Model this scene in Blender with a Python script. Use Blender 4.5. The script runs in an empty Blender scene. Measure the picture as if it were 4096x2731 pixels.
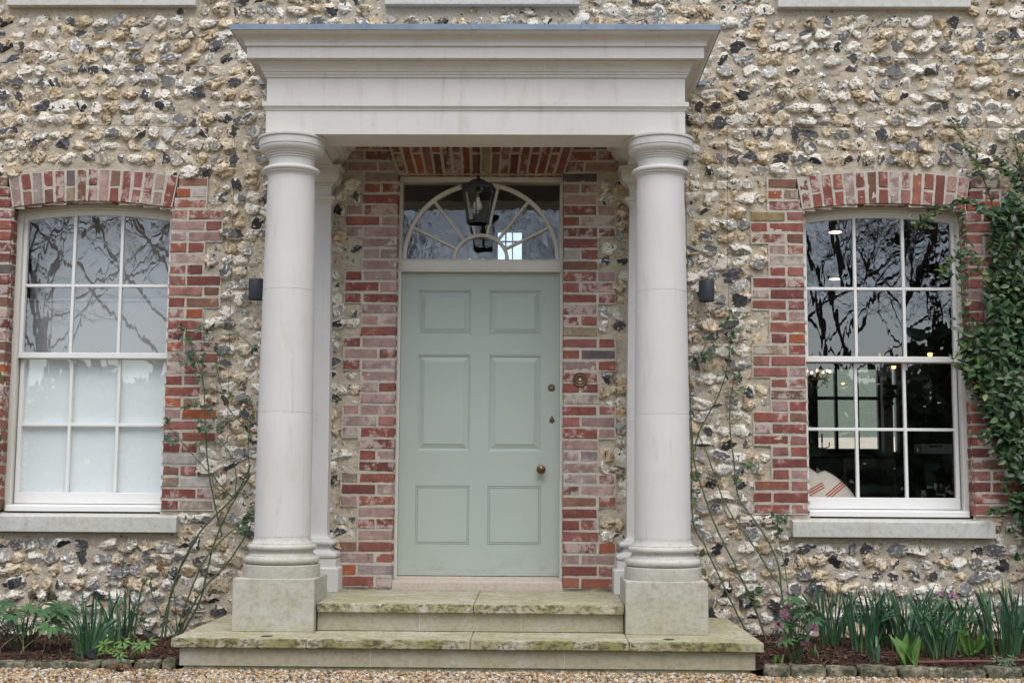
import bpy, bmesh, math, random
import numpy as np
from mathutils import Vector, Matrix, noise as mn, Euler

sc = bpy.context.scene
COL = sc.collection
R = math.radians
random.seed(7)
rng = np.random.default_rng(11)

# ------------------------------------------------------------------ camera
cd = bpy.data.cameras.new('camera')
cd.lens = 45.88
cd.sensor_width = 36.0
cd.clip_start = 0.05
cd.clip_end = 600
cam = bpy.data.objects.new('camera', cd)
COL.objects.link(cam)
yaw, pitch, roll = R(-0.94), R(6.21), R(0.37)
fw = Vector((math.sin(yaw) * math.cos(pitch), math.cos(yaw) * math.cos(pitch), math.sin(pitch)))
rt = Vector((math.cos(yaw), -math.sin(yaw), 0))
up = rt.cross(fw)
rt, up = rt * math.cos(roll) + up * math.sin(roll), up * math.cos(roll) - rt * math.sin(roll)
M = Matrix((rt, up, -fw)).transposed().to_4x4()
M.translation = Vector((0.368, -8.847, 1.06))
cam.matrix_world = M
sc.camera = cam

# ------------------------------------------------------------------ light: overcast spring daylight
SUN_EL, SUN_AZ = R(60), R(8)           # azimuth measured from straight behind the camera
wd = bpy.data.worlds.new('World')
sc.world = wd
wd.use_nodes = True
wn = wd.node_tree
wn.nodes.clear()
sky = wn.nodes.new('ShaderNodeTexSky')
sky.sky_type = 'NISHITA'
sky.sun_disc = False
sky.sun_elevation = SUN_EL
sky.sun_rotation = R(180) - SUN_AZ
sky.air_density = 1.0
sky.dust_density = 2.0
sky.ozone_density = 1.0
hsv = wn.nodes.new('ShaderNodeHueSaturation')
hsv.inputs['Saturation'].default_value = 0.80
bg = wn.nodes.new('ShaderNodeBackground')
bg.inputs['Strength'].default_value = 0.15
wo = wn.nodes.new('ShaderNodeOutputWorld')
wn.links.new(sky.outputs[0], hsv.inputs['Color'])
wn.links.new(hsv.outputs[0], bg.inputs['Color'])
wn.links.new(bg.outputs[0], wo.inputs['Surface'])
sl = bpy.data.lights.new('sun', 'SUN')
sl.energy = 1.0
sl.angle = R(58)
sl.color = (1.0, 0.975, 0.94)
so = bpy.data.objects.new('sun', sl)
COL.objects.link(so)
sdir = Vector((math.sin(SUN_AZ) * math.cos(SUN_EL), -math.cos(SUN_AZ) * math.cos(SUN_EL), math.sin(SUN_EL)))
so.rotation_euler = sdir.to_track_quat('Z', 'Y').to_euler()
sc.view_settings.view_transform = 'Standard'
sc.view_settings.look = 'None'
sc.view_settings.exposure = 0.80
sc.view_settings.gamma = 1.0
sc.cycles.max_bounces = 10
sc.cycles.transparent_max_bounces = 16
sc.cycles.diffuse_bounces = 4

# ------------------------------------------------------------------ node helpers
def mat(name):
    m = bpy.data.materials.new(name)
    m.use_nodes = True
    nt = m.node_tree
    return m, nt, nt.nodes['Principled BSDF']

def nd(nt, typ, ins=None, **props):
    n = nt.nodes.new('ShaderNode' + typ)
    for k, v in props.items():
        setattr(n, k, v)
    for k, v in (ins or {}).items():
        s = n.inputs[k]
        if hasattr(v, 'is_output'):
            nt.links.new(v, s)
        else:
            s.default_value = v
    return n

def c4(c):
    return (c[0], c[1], c[2], 1.0)

def mix(nt, f, a, b, blend='MIX'):
    n = nt.nodes.new('ShaderNodeMix')
    n.data_type = 'RGBA'
    n.blend_type = blend
    for i, v in ((0, f), (6, a), (7, b)):
        if hasattr(v, 'is_output'):
            nt.links.new(v, n.inputs[i])
        else:
            n.inputs[i].default_value = v if i == 0 else c4(v)
    return n.outputs[2]

def ramp(nt, f, stops, interp='LINEAR'):
    n = nt.nodes.new('ShaderNodeValToRGB')
    n.color_ramp.interpolation = interp
    el = n.color_ramp.elements
    while len(el) < len(stops):
        el.new(0.5)
    for e, (p, c) in zip(el, stops):
        e.position = p
        e.color = c4(c) if not isinstance(c, (int, float)) else (c, c, c, 1)
    nt.links.new(f, n.inputs[0])
    return n.outputs[0]

def ns(nt, vec, scale, detail=4, rough=0.55, dist=0.0, w=None):
    n = nd(nt, 'TexNoise', {'Scale': scale, 'Detail': detail, 'Roughness': rough, 'Distortion': dist})
    if w is not None:
        n.noise_dimensions = '4D'
        nt.links.new(w, n.inputs['W'])
    if vec is not None:
        nt.links.new(vec, n.inputs['Vector'])
    return n.outputs['Fac']

def mth(nt, op, a, b=None, c=None, clamp=False):
    n = nt.nodes.new('ShaderNodeMath')
    n.operation = op
    n.use_clamp = clamp
    for i, v in enumerate((a, b, c)):
        if v is None:
            continue
        if hasattr(v, 'is_output'):
            nt.links.new(v, n.inputs[i])
        else:
            n.inputs[i].default_value = v
    return n.outputs[0]

def sstep(nt, v, a, b):
    n = nd(nt, 'MapRange', {'From Min': a, 'From Max': b}, interpolation_type='SMOOTHSTEP')
    nt.links.new(v, n.inputs['Value'])
    return n.outputs[0]

def bump(nt, h, strength, dist, normal=None):
    n = nd(nt, 'Bump', {'Strength': strength, 'Distance': dist, 'Height': h})
    if normal is not None:
        nt.links.new(normal, n.inputs['Normal'])
    return n.outputs[0]

def setp(nt, b, **kw):
    nm = {'col': 'Base Color', 'rough': 'Roughness', 'normal': 'Normal', 'metal': 'Metallic', 'spec': 'Specular IOR Level',
          'emit': 'Emission Color', 'estr': 'Emission Strength', 'trans': 'Transmission Weight', 'coat': 'Coat Weight',
          'sss': 'Subsurface Weight', 'sheen': 'Sheen Weight'}
    for k, v in kw.items():
        s = b.inputs[nm[k]]
        if hasattr(v, 'is_output'):
            nt.links.new(v, s)
        elif isinstance(v, tuple):
            s.default_value = c4(v)
        else:
            s.default_value = v

def pos(nt):
    return nd(nt, 'NewGeometry').outputs['Position']

def scaled(nt, v, s):
    n = nd(nt, 'VectorMath', {0: v}, operation='MULTIPLY')
    n.inputs[1].default_value = s
    return n.outputs[0]

def sepz(nt, v):
    return nd(nt, 'SeparateXYZ', {0: v})

MT = {}

# --- flint
def make_flint():
    m, nt, b = mat('flint')
    at = nd(nt, 'Attribute', attribute_name='fcol')
    sp = nd(nt, 'SeparateColor', {0: at.outputs['Color']})
    ra, rb, fr = sp.outputs[0], sp.outputs[1], sp.outputs[2]
    rc = at.outputs['Alpha']
    p = pos(nt)
    w = mth(nt, 'MULTIPLY', ra, 60.0)
    n1 = ns(nt, p, 26, 5, 0.6, 0.4, w)
    n2 = ns(nt, p, 55, 4, 0.6, 0.3, w)
    n3 = ns(nt, p, 95, 3, 0.6, 0.0, w)
    cort = ramp(nt, n1, [(0.30, (0.72, 0.675, 0.58)), (0.46, (0.62, 0.525, 0.37)), (0.57, (0.44, 0.315, 0.175)), (0.70, (0.24, 0.15, 0.08))])
    pale = ramp(nt, n1, [(0.3, (0.76, 0.74, 0.69)), (0.6, (0.64, 0.58, 0.46)), (0.78, (0.38, 0.26, 0.15))])
    cort = mix(nt, sstep(nt, rb, 0.35, 0.62), cort, pale)
    rust = sstep(nt, n2, 0.57, 0.68)
    cort = mix(nt, mth(nt, 'MULTIPLY', rust, 0.7), cort, (0.30, 0.165, 0.06))
    pit = sstep(nt, n3, 0.585, 0.65)
    cort = mix(nt, pit, cort, (0.05, 0.042, 0.035))
    spot = sstep(nt, ns(nt, p, 24, 4, 0.65, 1.2, w), 0.585, 0.61)
    cort = mix(nt, spot, cort, (0.045, 0.045, 0.05))
    dark = ramp(nt, rc, [(0.0, (0.030, 0.030, 0.032)), (0.26, (0.06, 0.058, 0.058)), (0.45, (0.13, 0.125, 0.12)), (0.65, (0.30, 0.285, 0.26)), (0.82, (0.46, 0.43, 0.38)), (1.0, (0.33, 0.27, 0.19))])
    dn = ramp(nt, n2, [(0.35, (0.55, 0.55, 0.55)), (0.56, (1.0, 1.0, 1.0)), (0.66, (3.2, 3.1, 2.9))])
    dark = mix(nt, 1.0, dark, dn, 'MULTIPLY')
    fz = mth(nt, 'ADD', fr, mth(nt, 'MULTIPLY', mth(nt, 'SUBTRACT', n2, 0.5), 0.7))
    rim = mth(nt, 'MULTIPLY', sstep(nt, fz, 0.22, 0.34), sstep(nt, fz, 0.62, 0.46))
    col = mix(nt, sstep(nt, fz, 0.46, 0.54), cort, dark)
    col = mix(nt, mth(nt, 'MULTIPLY', rim, 0.75), col, (0.64, 0.62, 0.57))
    rg = mth(nt, 'SUBTRACT', 0.8, mth(nt, 'MULTIPLY', sstep(nt, fz, 0.46, 0.56), 0.38))
    h = mth(nt, 'ADD', mth(nt, 'MULTIPLY', n2, 0.6), mth(nt, 'MULTIPLY', n3, 0.4))
    setp(nt, b, col=col, rough=rg, normal=bump(nt, h, 0.5, 0.008), spec=0.4)
    return m
MT['flint'] = make_flint()

def make_mortar(name, a, bcol, speck=True):
    m, nt, b = mat(name)
    p = pos(nt)
    n1 = ns(nt, p, 5, 5, 0.6)
    n2 = ns(nt, p, 160, 4, 0.7)
    n3 = ns(nt, p, 40, 5, 0.65)
    col = mix(nt, n1, a, bcol)
    col = mix(nt, mth(nt, 'MULTIPLY', sstep(nt, n3, 0.35, 0.7), 0.45), col, tuple(x * 0.72 for x in a))
    if speck:
        v = nd(nt, 'TexVoronoi', {'Vector': p, 'Scale': 110.0})
        sh = sstep(nt, v.outputs['Distance'], 0.26, 0.16)
        rs = nd(nt, 'SeparateColor', {0: v.outputs['Color']}).outputs[0]
        sel = mth(nt, 'MULTIPLY', sh, sstep(nt, rs, 0.60, 0.62))
        sel2 = mth(nt, 'MULTIPLY', sh, sstep(nt, rs, 0.24, 0.22))
        col = mix(nt, sel, col, (0.06, 0.048, 0.04))
        col = mix(nt, mth(nt, 'MULTIPLY', sel2, 0.8), col, (0.56, 0.5, 0.4))
    h = mth(nt, 'ADD', n2, mth(nt, 'MULTIPLY', n3, 1.6))
    setp(nt, b, col=col, rough=0.93, normal=bump(nt, h, 0.9, 0.014), spec=0.2)
    return m
MT['flint_mortar'] = make_mortar('flint_mortar', (0.78, 0.68, 0.525), (0.66, 0.565, 0.425))
MT['brick_mortar'] = make_mortar('brick_mortar', (0.76, 0.715, 0.60), (0.66, 0.605, 0.49), False)

def make_brick():
    m, nt, b = mat('brick')
    at = nd(nt, 'Attribute', attribute_name='tint')
    p = pos(nt)
    rnd = at.outputs['Alpha']
    w = mth(nt, 'MULTIPLY', rnd, 37.0)
    n1 = ns(nt, p, 14, 6, 0.65, 0.3, w)
    n2 = ns(nt, p, 45, 5, 0.7, 0.2, w)
    n3 = ns(nt, p, 150, 3, 0.6)
    col = mix(nt, 1.0, at.outputs['Color'], ramp(nt, n1, [(0.3, (0.62, 0.6, 0.6)), (0.52, (0.92, 0.92, 0.92)), (0.72, (1.3, 1.25, 1.2))]), 'MULTIPLY')
    col = mix(nt, mth(nt, 'MULTIPLY', sstep(nt, n2, 0.54, 0.68), 0.65), col, (0.13, 0.085, 0.065))
    th = mth(nt, 'SUBTRACT', 0.65, mth(nt, 'MULTIPLY', mth(nt, 'FRACT', mth(nt, 'MULTIPLY', rnd, 7.31)), 0.20))
    lim = mth(nt, 'SUBTRACT', mth(nt, 'ADD', mth(nt, 'MULTIPLY', n1, 0.65), mth(nt, 'MULTIPLY', n2, 0.35)), th)
    col = mix(nt, mth(nt, 'MULTIPLY', sstep(nt, lim, -0.01, 0.07), 0.72), col, (0.52, 0.45, 0.40))
    col = mix(nt, mth(nt, 'MULTIPLY', sstep(nt, n3, 0.64, 0.72), 0.55), col, (0.56, 0.48, 0.42))
    h = mth(nt, 'ADD', n2, mth(nt, 'MULTIPLY', n3, 0.5))
    setp(nt, b, col=col, rough=0.88, normal=bump(nt, h, 0.75, 0.010), spec=0.25)
    return m
MT['brick'] = make_brick()

def make_stone(name, base, algae=0.0, lichen=0.0, white=0.0, zlo=0.0, zhi=1.0, grime=0.15, edge=False):
    """limestone; algae / lichen / scoured white patches have their own noise shapes, more of them low down (between zhi and zlo)"""
    m, nt, b = mat(name)
    p = pos(nt)
    n1 = ns(nt, p, 2.2, 6, 0.6, 0.3)
    n2 = ns(nt, p, 9, 6, 0.65, 0.2)
    n3 = ns(nt, p, 70, 4, 0.65)
    n4 = ns(nt, scaled(nt, p, (1, 1, 0.25)), 13, 5, 0.6)
    col = mix(nt, n1, tuple(x * 0.90 for x in base), tuple(min(1, x * 1.08) for x in base))
    col = mix(nt, mth(nt, 'MULTIPLY', sstep(nt, n4, 0.52, 0.78), grime), col, (0.42, 0.37, 0.29))
    col = mix(nt, mth(nt, 'MULTIPLY', sstep(nt, n3, 0.66, 0.74), 0.25), col, (0.3, 0.27, 0.22))
    n5 = ns(nt, scaled(nt, p, (1, 1, 0.05)), 26, 4, 0.6)
    col = mix(nt, mth(nt, 'MULTIPLY', mth(nt, 'MULTIPLY', sstep(nt, n5, 0.56, 0.72), sstep(nt, n2, 0.42, 0.6)), grime * 0.8), col, (0.33, 0.29, 0.22))
    if algae > 0:
        z = sepz(nt, p).outputs[2]
        low = sstep(nt, z, zhi, zlo)
        f = mth(nt, 'ADD', mth(nt, 'MULTIPLY', n1, 0.55), mth(nt, 'MULTIPLY', n2, 0.45))
        f = mth(nt, 'ADD', f, mth(nt, 'MULTIPLY', low, 0.12))
        col = mix(nt, mth(nt, 'MULTIPLY', sstep(nt, f, 0.45, 0.64), algae), col, (0.27, 0.26, 0.085))
        if white > 0:
            f3 = ns(nt, scaled(nt, p, (1, 1.6, 1)), 3.1, 6, 0.6, 0.4)
            col = mix(nt, mth(nt, 'MULTIPLY', sstep(nt, f3, 0.54, 0.68), white), col, (0.56, 0.53, 0.47))
        f2 = ns(nt, scaled(nt, p, (1, 1, 1.6)), 27, 7, 0.74, 0.3)
        if edge:                                   # moss and black lichen colonise the nosings, where water drips
            xy = sepz(nt, p)
            e1 = sstep(nt, xy.outputs[1], -1.365, -1.400)
            e2 = mth(nt, 'MULTIPLY', sstep(nt, xy.outputs[2], 0.27, 0.30), sstep(nt, xy.outputs[1], -0.965, -1.0))
            eg = mth(nt, 'MULTIPLY', mth(nt, 'MAXIMUM', e1, e2), sstep(nt, ns(nt, scaled(nt, p, (1, 1, .3)), 4.5, 3), 0.34, 0.52))
            col = mix(nt, mth(nt, 'MULTIPLY', eg, mth(nt, 'MULTIPLY', sstep(nt, n2, 0.38, 0.56), 0.8)), col, (0.225, 0.215, 0.06))
            col = mix(nt, mth(nt, 'MULTIPLY', eg, mth(nt, 'MULTIPLY', sstep(nt, f2, 0.45, 0.58), 0.8)), col, (0.075, 0.07, 0.042))
        col = mix(nt, mth(nt, 'MULTIPLY', sstep(nt, f2, 0.475, 0.60), lichen), col, (0.075, 0.07, 0.05))
        col = mix(nt, mth(nt, 'MULTIPLY', sstep(nt, n3, 0.55, 0.65), lichen * 0.7), col, (0.07, 0.065, 0.05))
    h = mth(nt, 'ADD', mth(nt, 'MULTIPLY', n2, 0.5), n3)
    setp(nt, b, col=col, rough=0.85, normal=bump(nt, h, 0.25, 0.004), spec=0.25)
    return m
MT['limestone'] = make_stone('limestone', (0.61, 0.585, 0.54), grime=0.36)
MT['base_stone'] = make_stone('base_stone', (0.555, 0.53, 0.485), 0.30, 0.16, 0.1, 0.42, 0.72, 0.4)
MT['block_stone'] = make_stone('block_stone', (0.50, 0.475, 0.41), 0.34, 0.20, 0.3, 0.15, 0.6, 0.5)
MT['tread_stone'] = make_stone('tread_stone', (0.50, 0.455, 0.35), 0.55, 0.42, 0.55, -0.5, 1.2, 0.5, edge=True)
MT['riser_stone'] = make_stone('riser_stone', (0.44, 0.395, 0.31), 0.34, 0.20, 0.2, 0.0, 0.5, 0.6)
MT['threshold_stone'] = make_stone('threshold_stone', (0.52, 0.45, 0.37), 0.1, 0.15, 0.1, 0, 0.5, 0.4)
MT['sill_stone'] = make_stone('sill_stone', (0.57, 0.565, 0.52), 0.14, 0.18, 0.1, 0.7, 1.0, 0.4)
MT['joint'] = make_stone('joint_mortar', (0.66, 0.63, 0.57), grime=0.1)

def simple(name, col, rough=0.5, metal=0.0, spec=0.5, var=0.0, scale=12, bumpd=0.0, bscale=60, coat=0.0):
    m, nt, b = mat(name)
    c = col
    p = nd(nt, 'TexCoord').outputs['Object']
    if var > 0:
        n1 = ns(nt, p, scale, 5, 0.6)
        c = mix(nt, n1, tuple(x * (1 - var) for x in col), tuple(x * (1 + var) for x in col))
    setp(nt, b, col=c, rough=rough, metal=metal, spec=spec, coat=coat)
    if bumpd > 0:
        setp(nt, b, normal=bump(nt, ns(nt, p, bscale, 5, 0.6), 0.6, bumpd))
    return m
MT['cream'] = simple('cream_paint', (0.66, 0.63, 0.56), 0.42, var=0.05, scale=5, bumpd=0.0006, bscale=40)
MT['white'] = simple('white_paint', (0.74, 0.735, 0.70), 0.38, var=0.04, scale=5, bumpd=0.0006, bscale=40)
def make_door_paint():
    m, nt, b = mat('sage_paint')
    p = pos(nt)
    n1 = ns(nt, p, 2.2, 5, 0.6)
    br = ns(nt, scaled(nt, p, (1, 1, 0.06)), 160, 3, 0.6)          # brush marks
    col = mix(nt, n1, (0.368, 0.415, 0.358), (0.425, 0.478, 0.415))
    sc = mth(nt, 'MULTIPLY', sstep(nt, ns(nt, p, 24, 6, 0.7, 0.4), 0.60, 0.72), sstep(nt, ns(nt, p, 3.1, 3), 0.50, 0.68))
    col = mix(nt, mth(nt, 'MULTIPLY', sc, 0.38), col, (0.20, 0.20, 0.16))
    dirt = mth(nt, 'MULTIPLY', sstep(nt, ns(nt, scaled(nt, p, (1, 1, 2.2)), 11, 6, 0.68), 0.46, 0.66), sstep(nt, sepz(nt, p).outputs[2], 0.62, 0.43))
    col = mix(nt, mth(nt, 'MULTIPLY', dirt, 0.35), col, (0.23, 0.20, 0.15))
    rg = mth(nt, 'ADD', 0.40, mth(nt, 'MULTIPLY', n1, 0.16))
    h = mth(nt, 'ADD', br, mth(nt, 'MULTIPLY', ns(nt, p, 45, 4), 0.6))
    setp(nt, b, col=col, rough=rg, normal=bump(nt, h, 0.5, 0.0012), spec=0.5)
    return m
MT['sage'] = make_door_paint()
MT['lead'] = simple('lead_sheet', (0.20, 0.235, 0.30), 0.5, 0.35, var=0.35, scale=9, bumpd=0.004, bscale=14)
MT['black_iron'] = simple('black_iron', (0.018, 0.018, 0.018), 0.5, 0.3, var=0.4, scale=30)
MT['anthracite'] = simple('anthracite_paint', (0.028, 0.034, 0.042), 0.48, var=0.1, bumpd=0.0008, bscale=300)
MT['bronze'] = simple('aged_bronze', (0.155, 0.095, 0.055), 0.38, 0.85, var=0.35, scale=50)
MT['brass'] = simple('brass', (0.5, 0.36, 0.14), 0.3, 0.9, var=0.2)
MT['dark_hole'] = simple('dark_hole', (0.008, 0.008, 0.008), 0.9)
MT['button'] = simple('white_button', (0.8, 0.8, 0.78), 0.3)
MT['bulb_glass'] = simple('opal_bulb', (0.75, 0.75, 0.73), 0.25)
MT['blind'] = simple('white_blind', (0.82, 0.875, 0.87), 0.85, var=0.02)
MT['grey_blind'] = simple('grey_blind', (0.40, 0.405, 0.41), 0.9, var=0.04)
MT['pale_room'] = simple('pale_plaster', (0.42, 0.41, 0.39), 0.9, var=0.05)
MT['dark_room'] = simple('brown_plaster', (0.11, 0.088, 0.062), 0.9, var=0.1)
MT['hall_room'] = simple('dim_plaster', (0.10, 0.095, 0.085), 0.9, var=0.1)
MT['dark_wood'] = simple('dark_wood', (0.035, 0.026, 0.02), 0.45, var=0.4, scale=8)
MT['wire'] = simple('rusty_wire', (0.035, 0.03, 0.028), 0.6, 0.5, var=0.3)
MT['pipe'] = simple('rusty_pipe', (0.13, 0.055, 0.04), 0.7, var=0.4, scale=20)
MT['plastic'] = simple('black_plastic', (0.02, 0.02, 0.024), 0.45)
MT['crystal'] = simple('crystal', (0.5, 0.47, 0.42), 0.1)

def emitter(name, col, s):
    m, nt, b = mat(name)
    setp(nt, b, col=(0.8, 0.7, 0.5), emit=col, estr=s)
    return m
MT['warm_lamp'] = emitter('warm_lamp', (1.0, 0.42, 0.10), 5.0)
MT['spot_lamp'] = emitter('spot_lamp', (1.0, 0.68, 0.38), 3.0)

def make_glass(name, refl=0.10, wav=0.0, sc1=2.2, stretch=(1, 1, 0.35), tint=(0.98, 0.985, 0.98)):
    """window glass: clear transmission plus a mirror reflection, slightly wavy like old drawn glass"""
    m = bpy.data.materials.new(name)
    m.use_nodes = True
    nt = m.node_tree
    nt.nodes.clear()
    out = nd(nt, 'OutputMaterial')
    p = pos(nt)
    tr = nd(nt, 'BsdfTransparent', {'Color': c4(tint)})
    gl = nd(nt, 'BsdfGlossy', {'Roughness': 0.0, 'Color': (1, 1, 1, 1)})
    if wav > 0:
        q = scaled(nt, p, stretch)
        h = mth(nt, 'ADD', ns(nt, q, sc1, 3, 0.55, 0.6), mth(nt, 'MULTIPLY', ns(nt, q, sc1 * 5, 2, 0.5, 0.4), 0.18))
        nt.links.new(bump(nt, h, 1.0, wav), gl.inputs['Normal'])
    fc = nd(nt, 'LayerWeight', {'Blend': 0.5}).outputs['Facing']      # same from both sides of the pane
    f = mth(nt, 'ADD', refl, mth(nt, 'MULTIPLY', mth(nt, 'POWER', fc, 5.0), 0.85), clamp=True)
    mx = nd(nt, 'MixShader', {0: f, 1: tr.outputs[0], 2: gl.outputs[0]})
    nt.links.new(mx.outputs[0], out.inputs[0])
    return m
MT['pane'] = make_glass('old_window_glass', 0.14, 0.00065)
MT['fan_pane'] = make_glass('fanlight_glass', 0.13, 0.0028, 4.0, (1, 1, 0.6))
MT['lantern_glass'] = make_glass('lantern_glass', 0.08, 0.0, tint=(0.82, 0.84, 0.80))

def make_leafmat(name, a, bcol, back, rough=0.4, spec=0.5, tip=None):
    m, nt, b = mat(name)
    at = nd(nt, 'Attribute', attribute_name='tint')
    p = pos(nt)
    r = nd(nt, 'SeparateColor', {0: at.outputs['Color']})
    col = mix(nt, r.outputs[0], a, bcol)
    col = mix(nt, mth(nt, 'MULTIPLY', ns(nt, p, 60, 3), 0.35), col, tuple(x * 0.55 for x in a))
    if tip is not None:
        col = mix(nt, r.outputs[1], col, tip)
    bf = nd(nt, 'NewGeometry').outputs['Backfacing']
    col = mix(nt, mth(nt, 'MULTIPLY', bf, 0.7), col, back)
    setp(nt, b, col=col, rough=rough, spec=spec)
    return m
MT['climber_leaf'] = make_leafmat('climber_leaf', (0.017, 0.045, 0.014), (0.056, 0.108, 0.030), (0.05, 0.09, 0.03), 0.36, 0.35, (0.13, 0.17, 0.035))
MT['rose_leaf'] = make_leafmat('rose_leaf', (0.022, 0.058, 0.02), (0.065, 0.115, 0.034), (0.07, 0.11, 0.06), 0.45, 0.4, (0.14, 0.06, 0.03))
MT['daff_leaf'] = make_leafmat('daffodil_leaf', (0.036, 0.100, 0.042), (0.082, 0.170, 0.068), (0.05, 0.12, 0.07), 0.42, 0.4, (0.12, 0.20, 0.05))
MT['fresh_leaf'] = make_leafmat('fresh_leaf', (0.065, 0.155, 0.026), (0.12, 0.22, 0.045), (0.13, 0.24, 0.05), 0.4, 0.4)
MT['hell_leaf'] = make_leafmat('hellebore_leaf', (0.028, 0.085, 0.028), (0.07, 0.155, 0.05), (0.07, 0.13, 0.06), 0.42, 0.4)
MT['petal_pink'] = make_leafmat('pink_petal', (0.66, 0.22, 0.38), (0.78, 0.42, 0.54), (0.68, 0.30, 0.44), 0.5, 0.3)
MT['petal_dusky'] = make_leafmat('dusky_petal', (0.20, 0.05, 0.10), (0.32, 0.16, 0.16), (0.25, 0.2, 0.12), 0.5, 0.3)
MT['bud_yellow'] = simple('yellow_bud', (0.7, 0.55, 0.03), 0.5)
MT['dead_leaf'] = make_leafmat('dead_leaf', (0.10, 0.05, 0.03), (0.20, 0.11, 0.06), (0.14, 0.08, 0.05), 0.8, 0.2)
MT['green_stem'] = simple('green_stem', (0.055, 0.085, 0.03), 0.5, var=0.3, scale=30)
MT['red_stem'] = simple('red_brown_stem', (0.11, 0.038, 0.025), 0.6, var=0.35, scale=30)
MT['pale_stem'] = simple('pale_stem', (0.32, 0.26, 0.16), 0.7, var=0.2)
MT['bark'] = simple('bark', (0.07, 0.06, 0.05), 0.9, var=0.3)

def make_ground(name, a, bcol, s1, s2, bd):
    m, nt, b = mat(name)
    p = pos(nt)
    v = nd(nt, 'TexVoronoi', {'Vector': p, 'Scale': s1})
    rs = nd(nt, 'SeparateColor', {0: v.outputs['Color']}).outputs[0]
    col = mix(nt, rs, a, bcol)
    col = mix(nt, mth(nt, 'MULTIPLY', sstep(nt, v.outputs['Distance'], 0.35, 0.75), 0.6), col, tuple(x * 0.35 for x in a))
    col = mix(nt, mth(nt, 'MULTIPLY', ns(nt, p, s2, 5), 0.5), col, tuple(x * 0.6 for x in bcol))
    setp(nt, b, col=col, rough=0.95, spec=0.2, normal=bump(nt, v.outputs['Distance'], 0.8, bd))
    return m
MT['gravel_ground'] = make_ground('gravel_ground', (0.42, 0.32, 0.20), (0.22, 0.16, 0.10), 75, 3, 0.01)
MT['soil'] = make_ground('soil', (0.040, 0.024, 0.017), (0.085, 0.048, 0.034), 90, 8, 0.01)
MT['grass_ground'] = simple('meadow', (0.17, 0.20, 0.13), 0.95, var=0.35, scale=0.7)
MT['path_ground'] = simple('pale_field', (0.66, 0.57, 0.42), 0.95, var=0.2, scale=0.5)

def make_tinted(name, rough, var=0.3, scale=60, spec=0.3, bd=0.003):
    m, nt, b = mat(name)
    at = nd(nt, 'Attribute', attribute_name='tint')
    p = pos(nt)
    n1 = ns(nt, p, scale, 4, 0.6)
    col = mix(nt, 1.0, at.outputs['Color'], ramp(nt, n1, [(0.3, (1 - var,) * 3), (0.7, (1 + var,) * 3)]), 'MULTIPLY')
    setp(nt, b, col=col, rough=rough, spec=spec, normal=bump(nt, n1, 0.5, bd))
    return m
MT['gravel_stone'] = make_tinted('gravel_stone', 0.75, 0.25, 120)
MT['mulch'] = make_tinted('mulch', 0.95, 0.4, 90)

def make_edgestone():
    m, nt, b = mat('edging_stone')
    p = pos(nt)
    n1 = ns(nt, p, 9, 6, 0.65, 0.3)
    n2 = ns(nt, p, 38, 6, 0.7)
    col = ramp(nt, n1, [(0.35, (0.07, 0.072, 0.042)), (0.5, (0.17, 0.155, 0.10)), (0.65, (0.36, 0.31, 0.22))])
    col = mix(nt, mth(nt, 'MULTIPLY', sstep(nt, n2, 0.46, 0.60), 0.8), col, (0.035, 0.04, 0.024))
    setp(nt, b, col=col, rough=0.9, spec=0.2, normal=bump(nt, n2, 0.8, 0.01))
    return m
MT['edge_stone'] = make_edgestone()

def make_linen():
    m, nt, b = mat('striped_linen')
    p = nd(nt, 'TexCoord').outputs['Object']
    x = sepz(nt, p).outputs[2]
    t = mth(nt, 'ABSOLUTE', mth(nt, 'ADD', x, -0.04))
    tri = mth(nt, 'PINGPONG', mth(nt, 'ADD', t, 0.0), 0.0085)
    line = mth(nt, 'MULTIPLY', sstep(nt, tri, 0.0052, 0.0040), sstep(nt, t, 0.0215, 0.0205))
    wv = ns(nt, scaled(nt, p, (1, 1, 4)), 120, 3)
    base = mix(nt, wv, (0.56, 0.51, 0.42), (0.66, 0.61, 0.52))
    col = mix(nt, line, base, (0.36, 0.045, 0.04))
    setp(nt, b, col=col, rough=0.9, spec=0.2, normal=bump(nt, wv, 0.4, 0.002))
    return m
MT['linen'] = make_linen()

# ------------------------------------------------------------------ mesh helpers
def link(name, me, mats, parent=None):
    o = bpy.data.objects.new(name, me)
    COL.objects.link(o)
    for k in (mats if isinstance(mats, (list, tuple)) else [mats]):
        me.materials.append(MT[k])
    if parent is not None:
        o.parent = parent
        o.matrix_parent_inverse = Matrix()
        if parent.type == 'EMPTY' or parent.location.length > 0:
            pm = world_loc(parent)
            o.location = -pm
    return o

def world_loc(o):
    v = Vector(o.location)
    while o.parent is not None:
        o = o.parent
        v = v + Vector(o.location)
    return v

def empty(name, loc=(0, 0, 0), parent=None):
    o = bpy.data.objects.new(name, None)
    o.empty_display_size = 0.1
    COL.objects.link(o)
    o.location = loc
    return o

def tag(o, label, cat=None, group=None, kind=None):
    if label:
        o['label'] = label
    if cat:
        o['category'] = cat
    if group:
        o['group'] = group
    if kind:
        o['kind'] = kind
    return o

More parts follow.
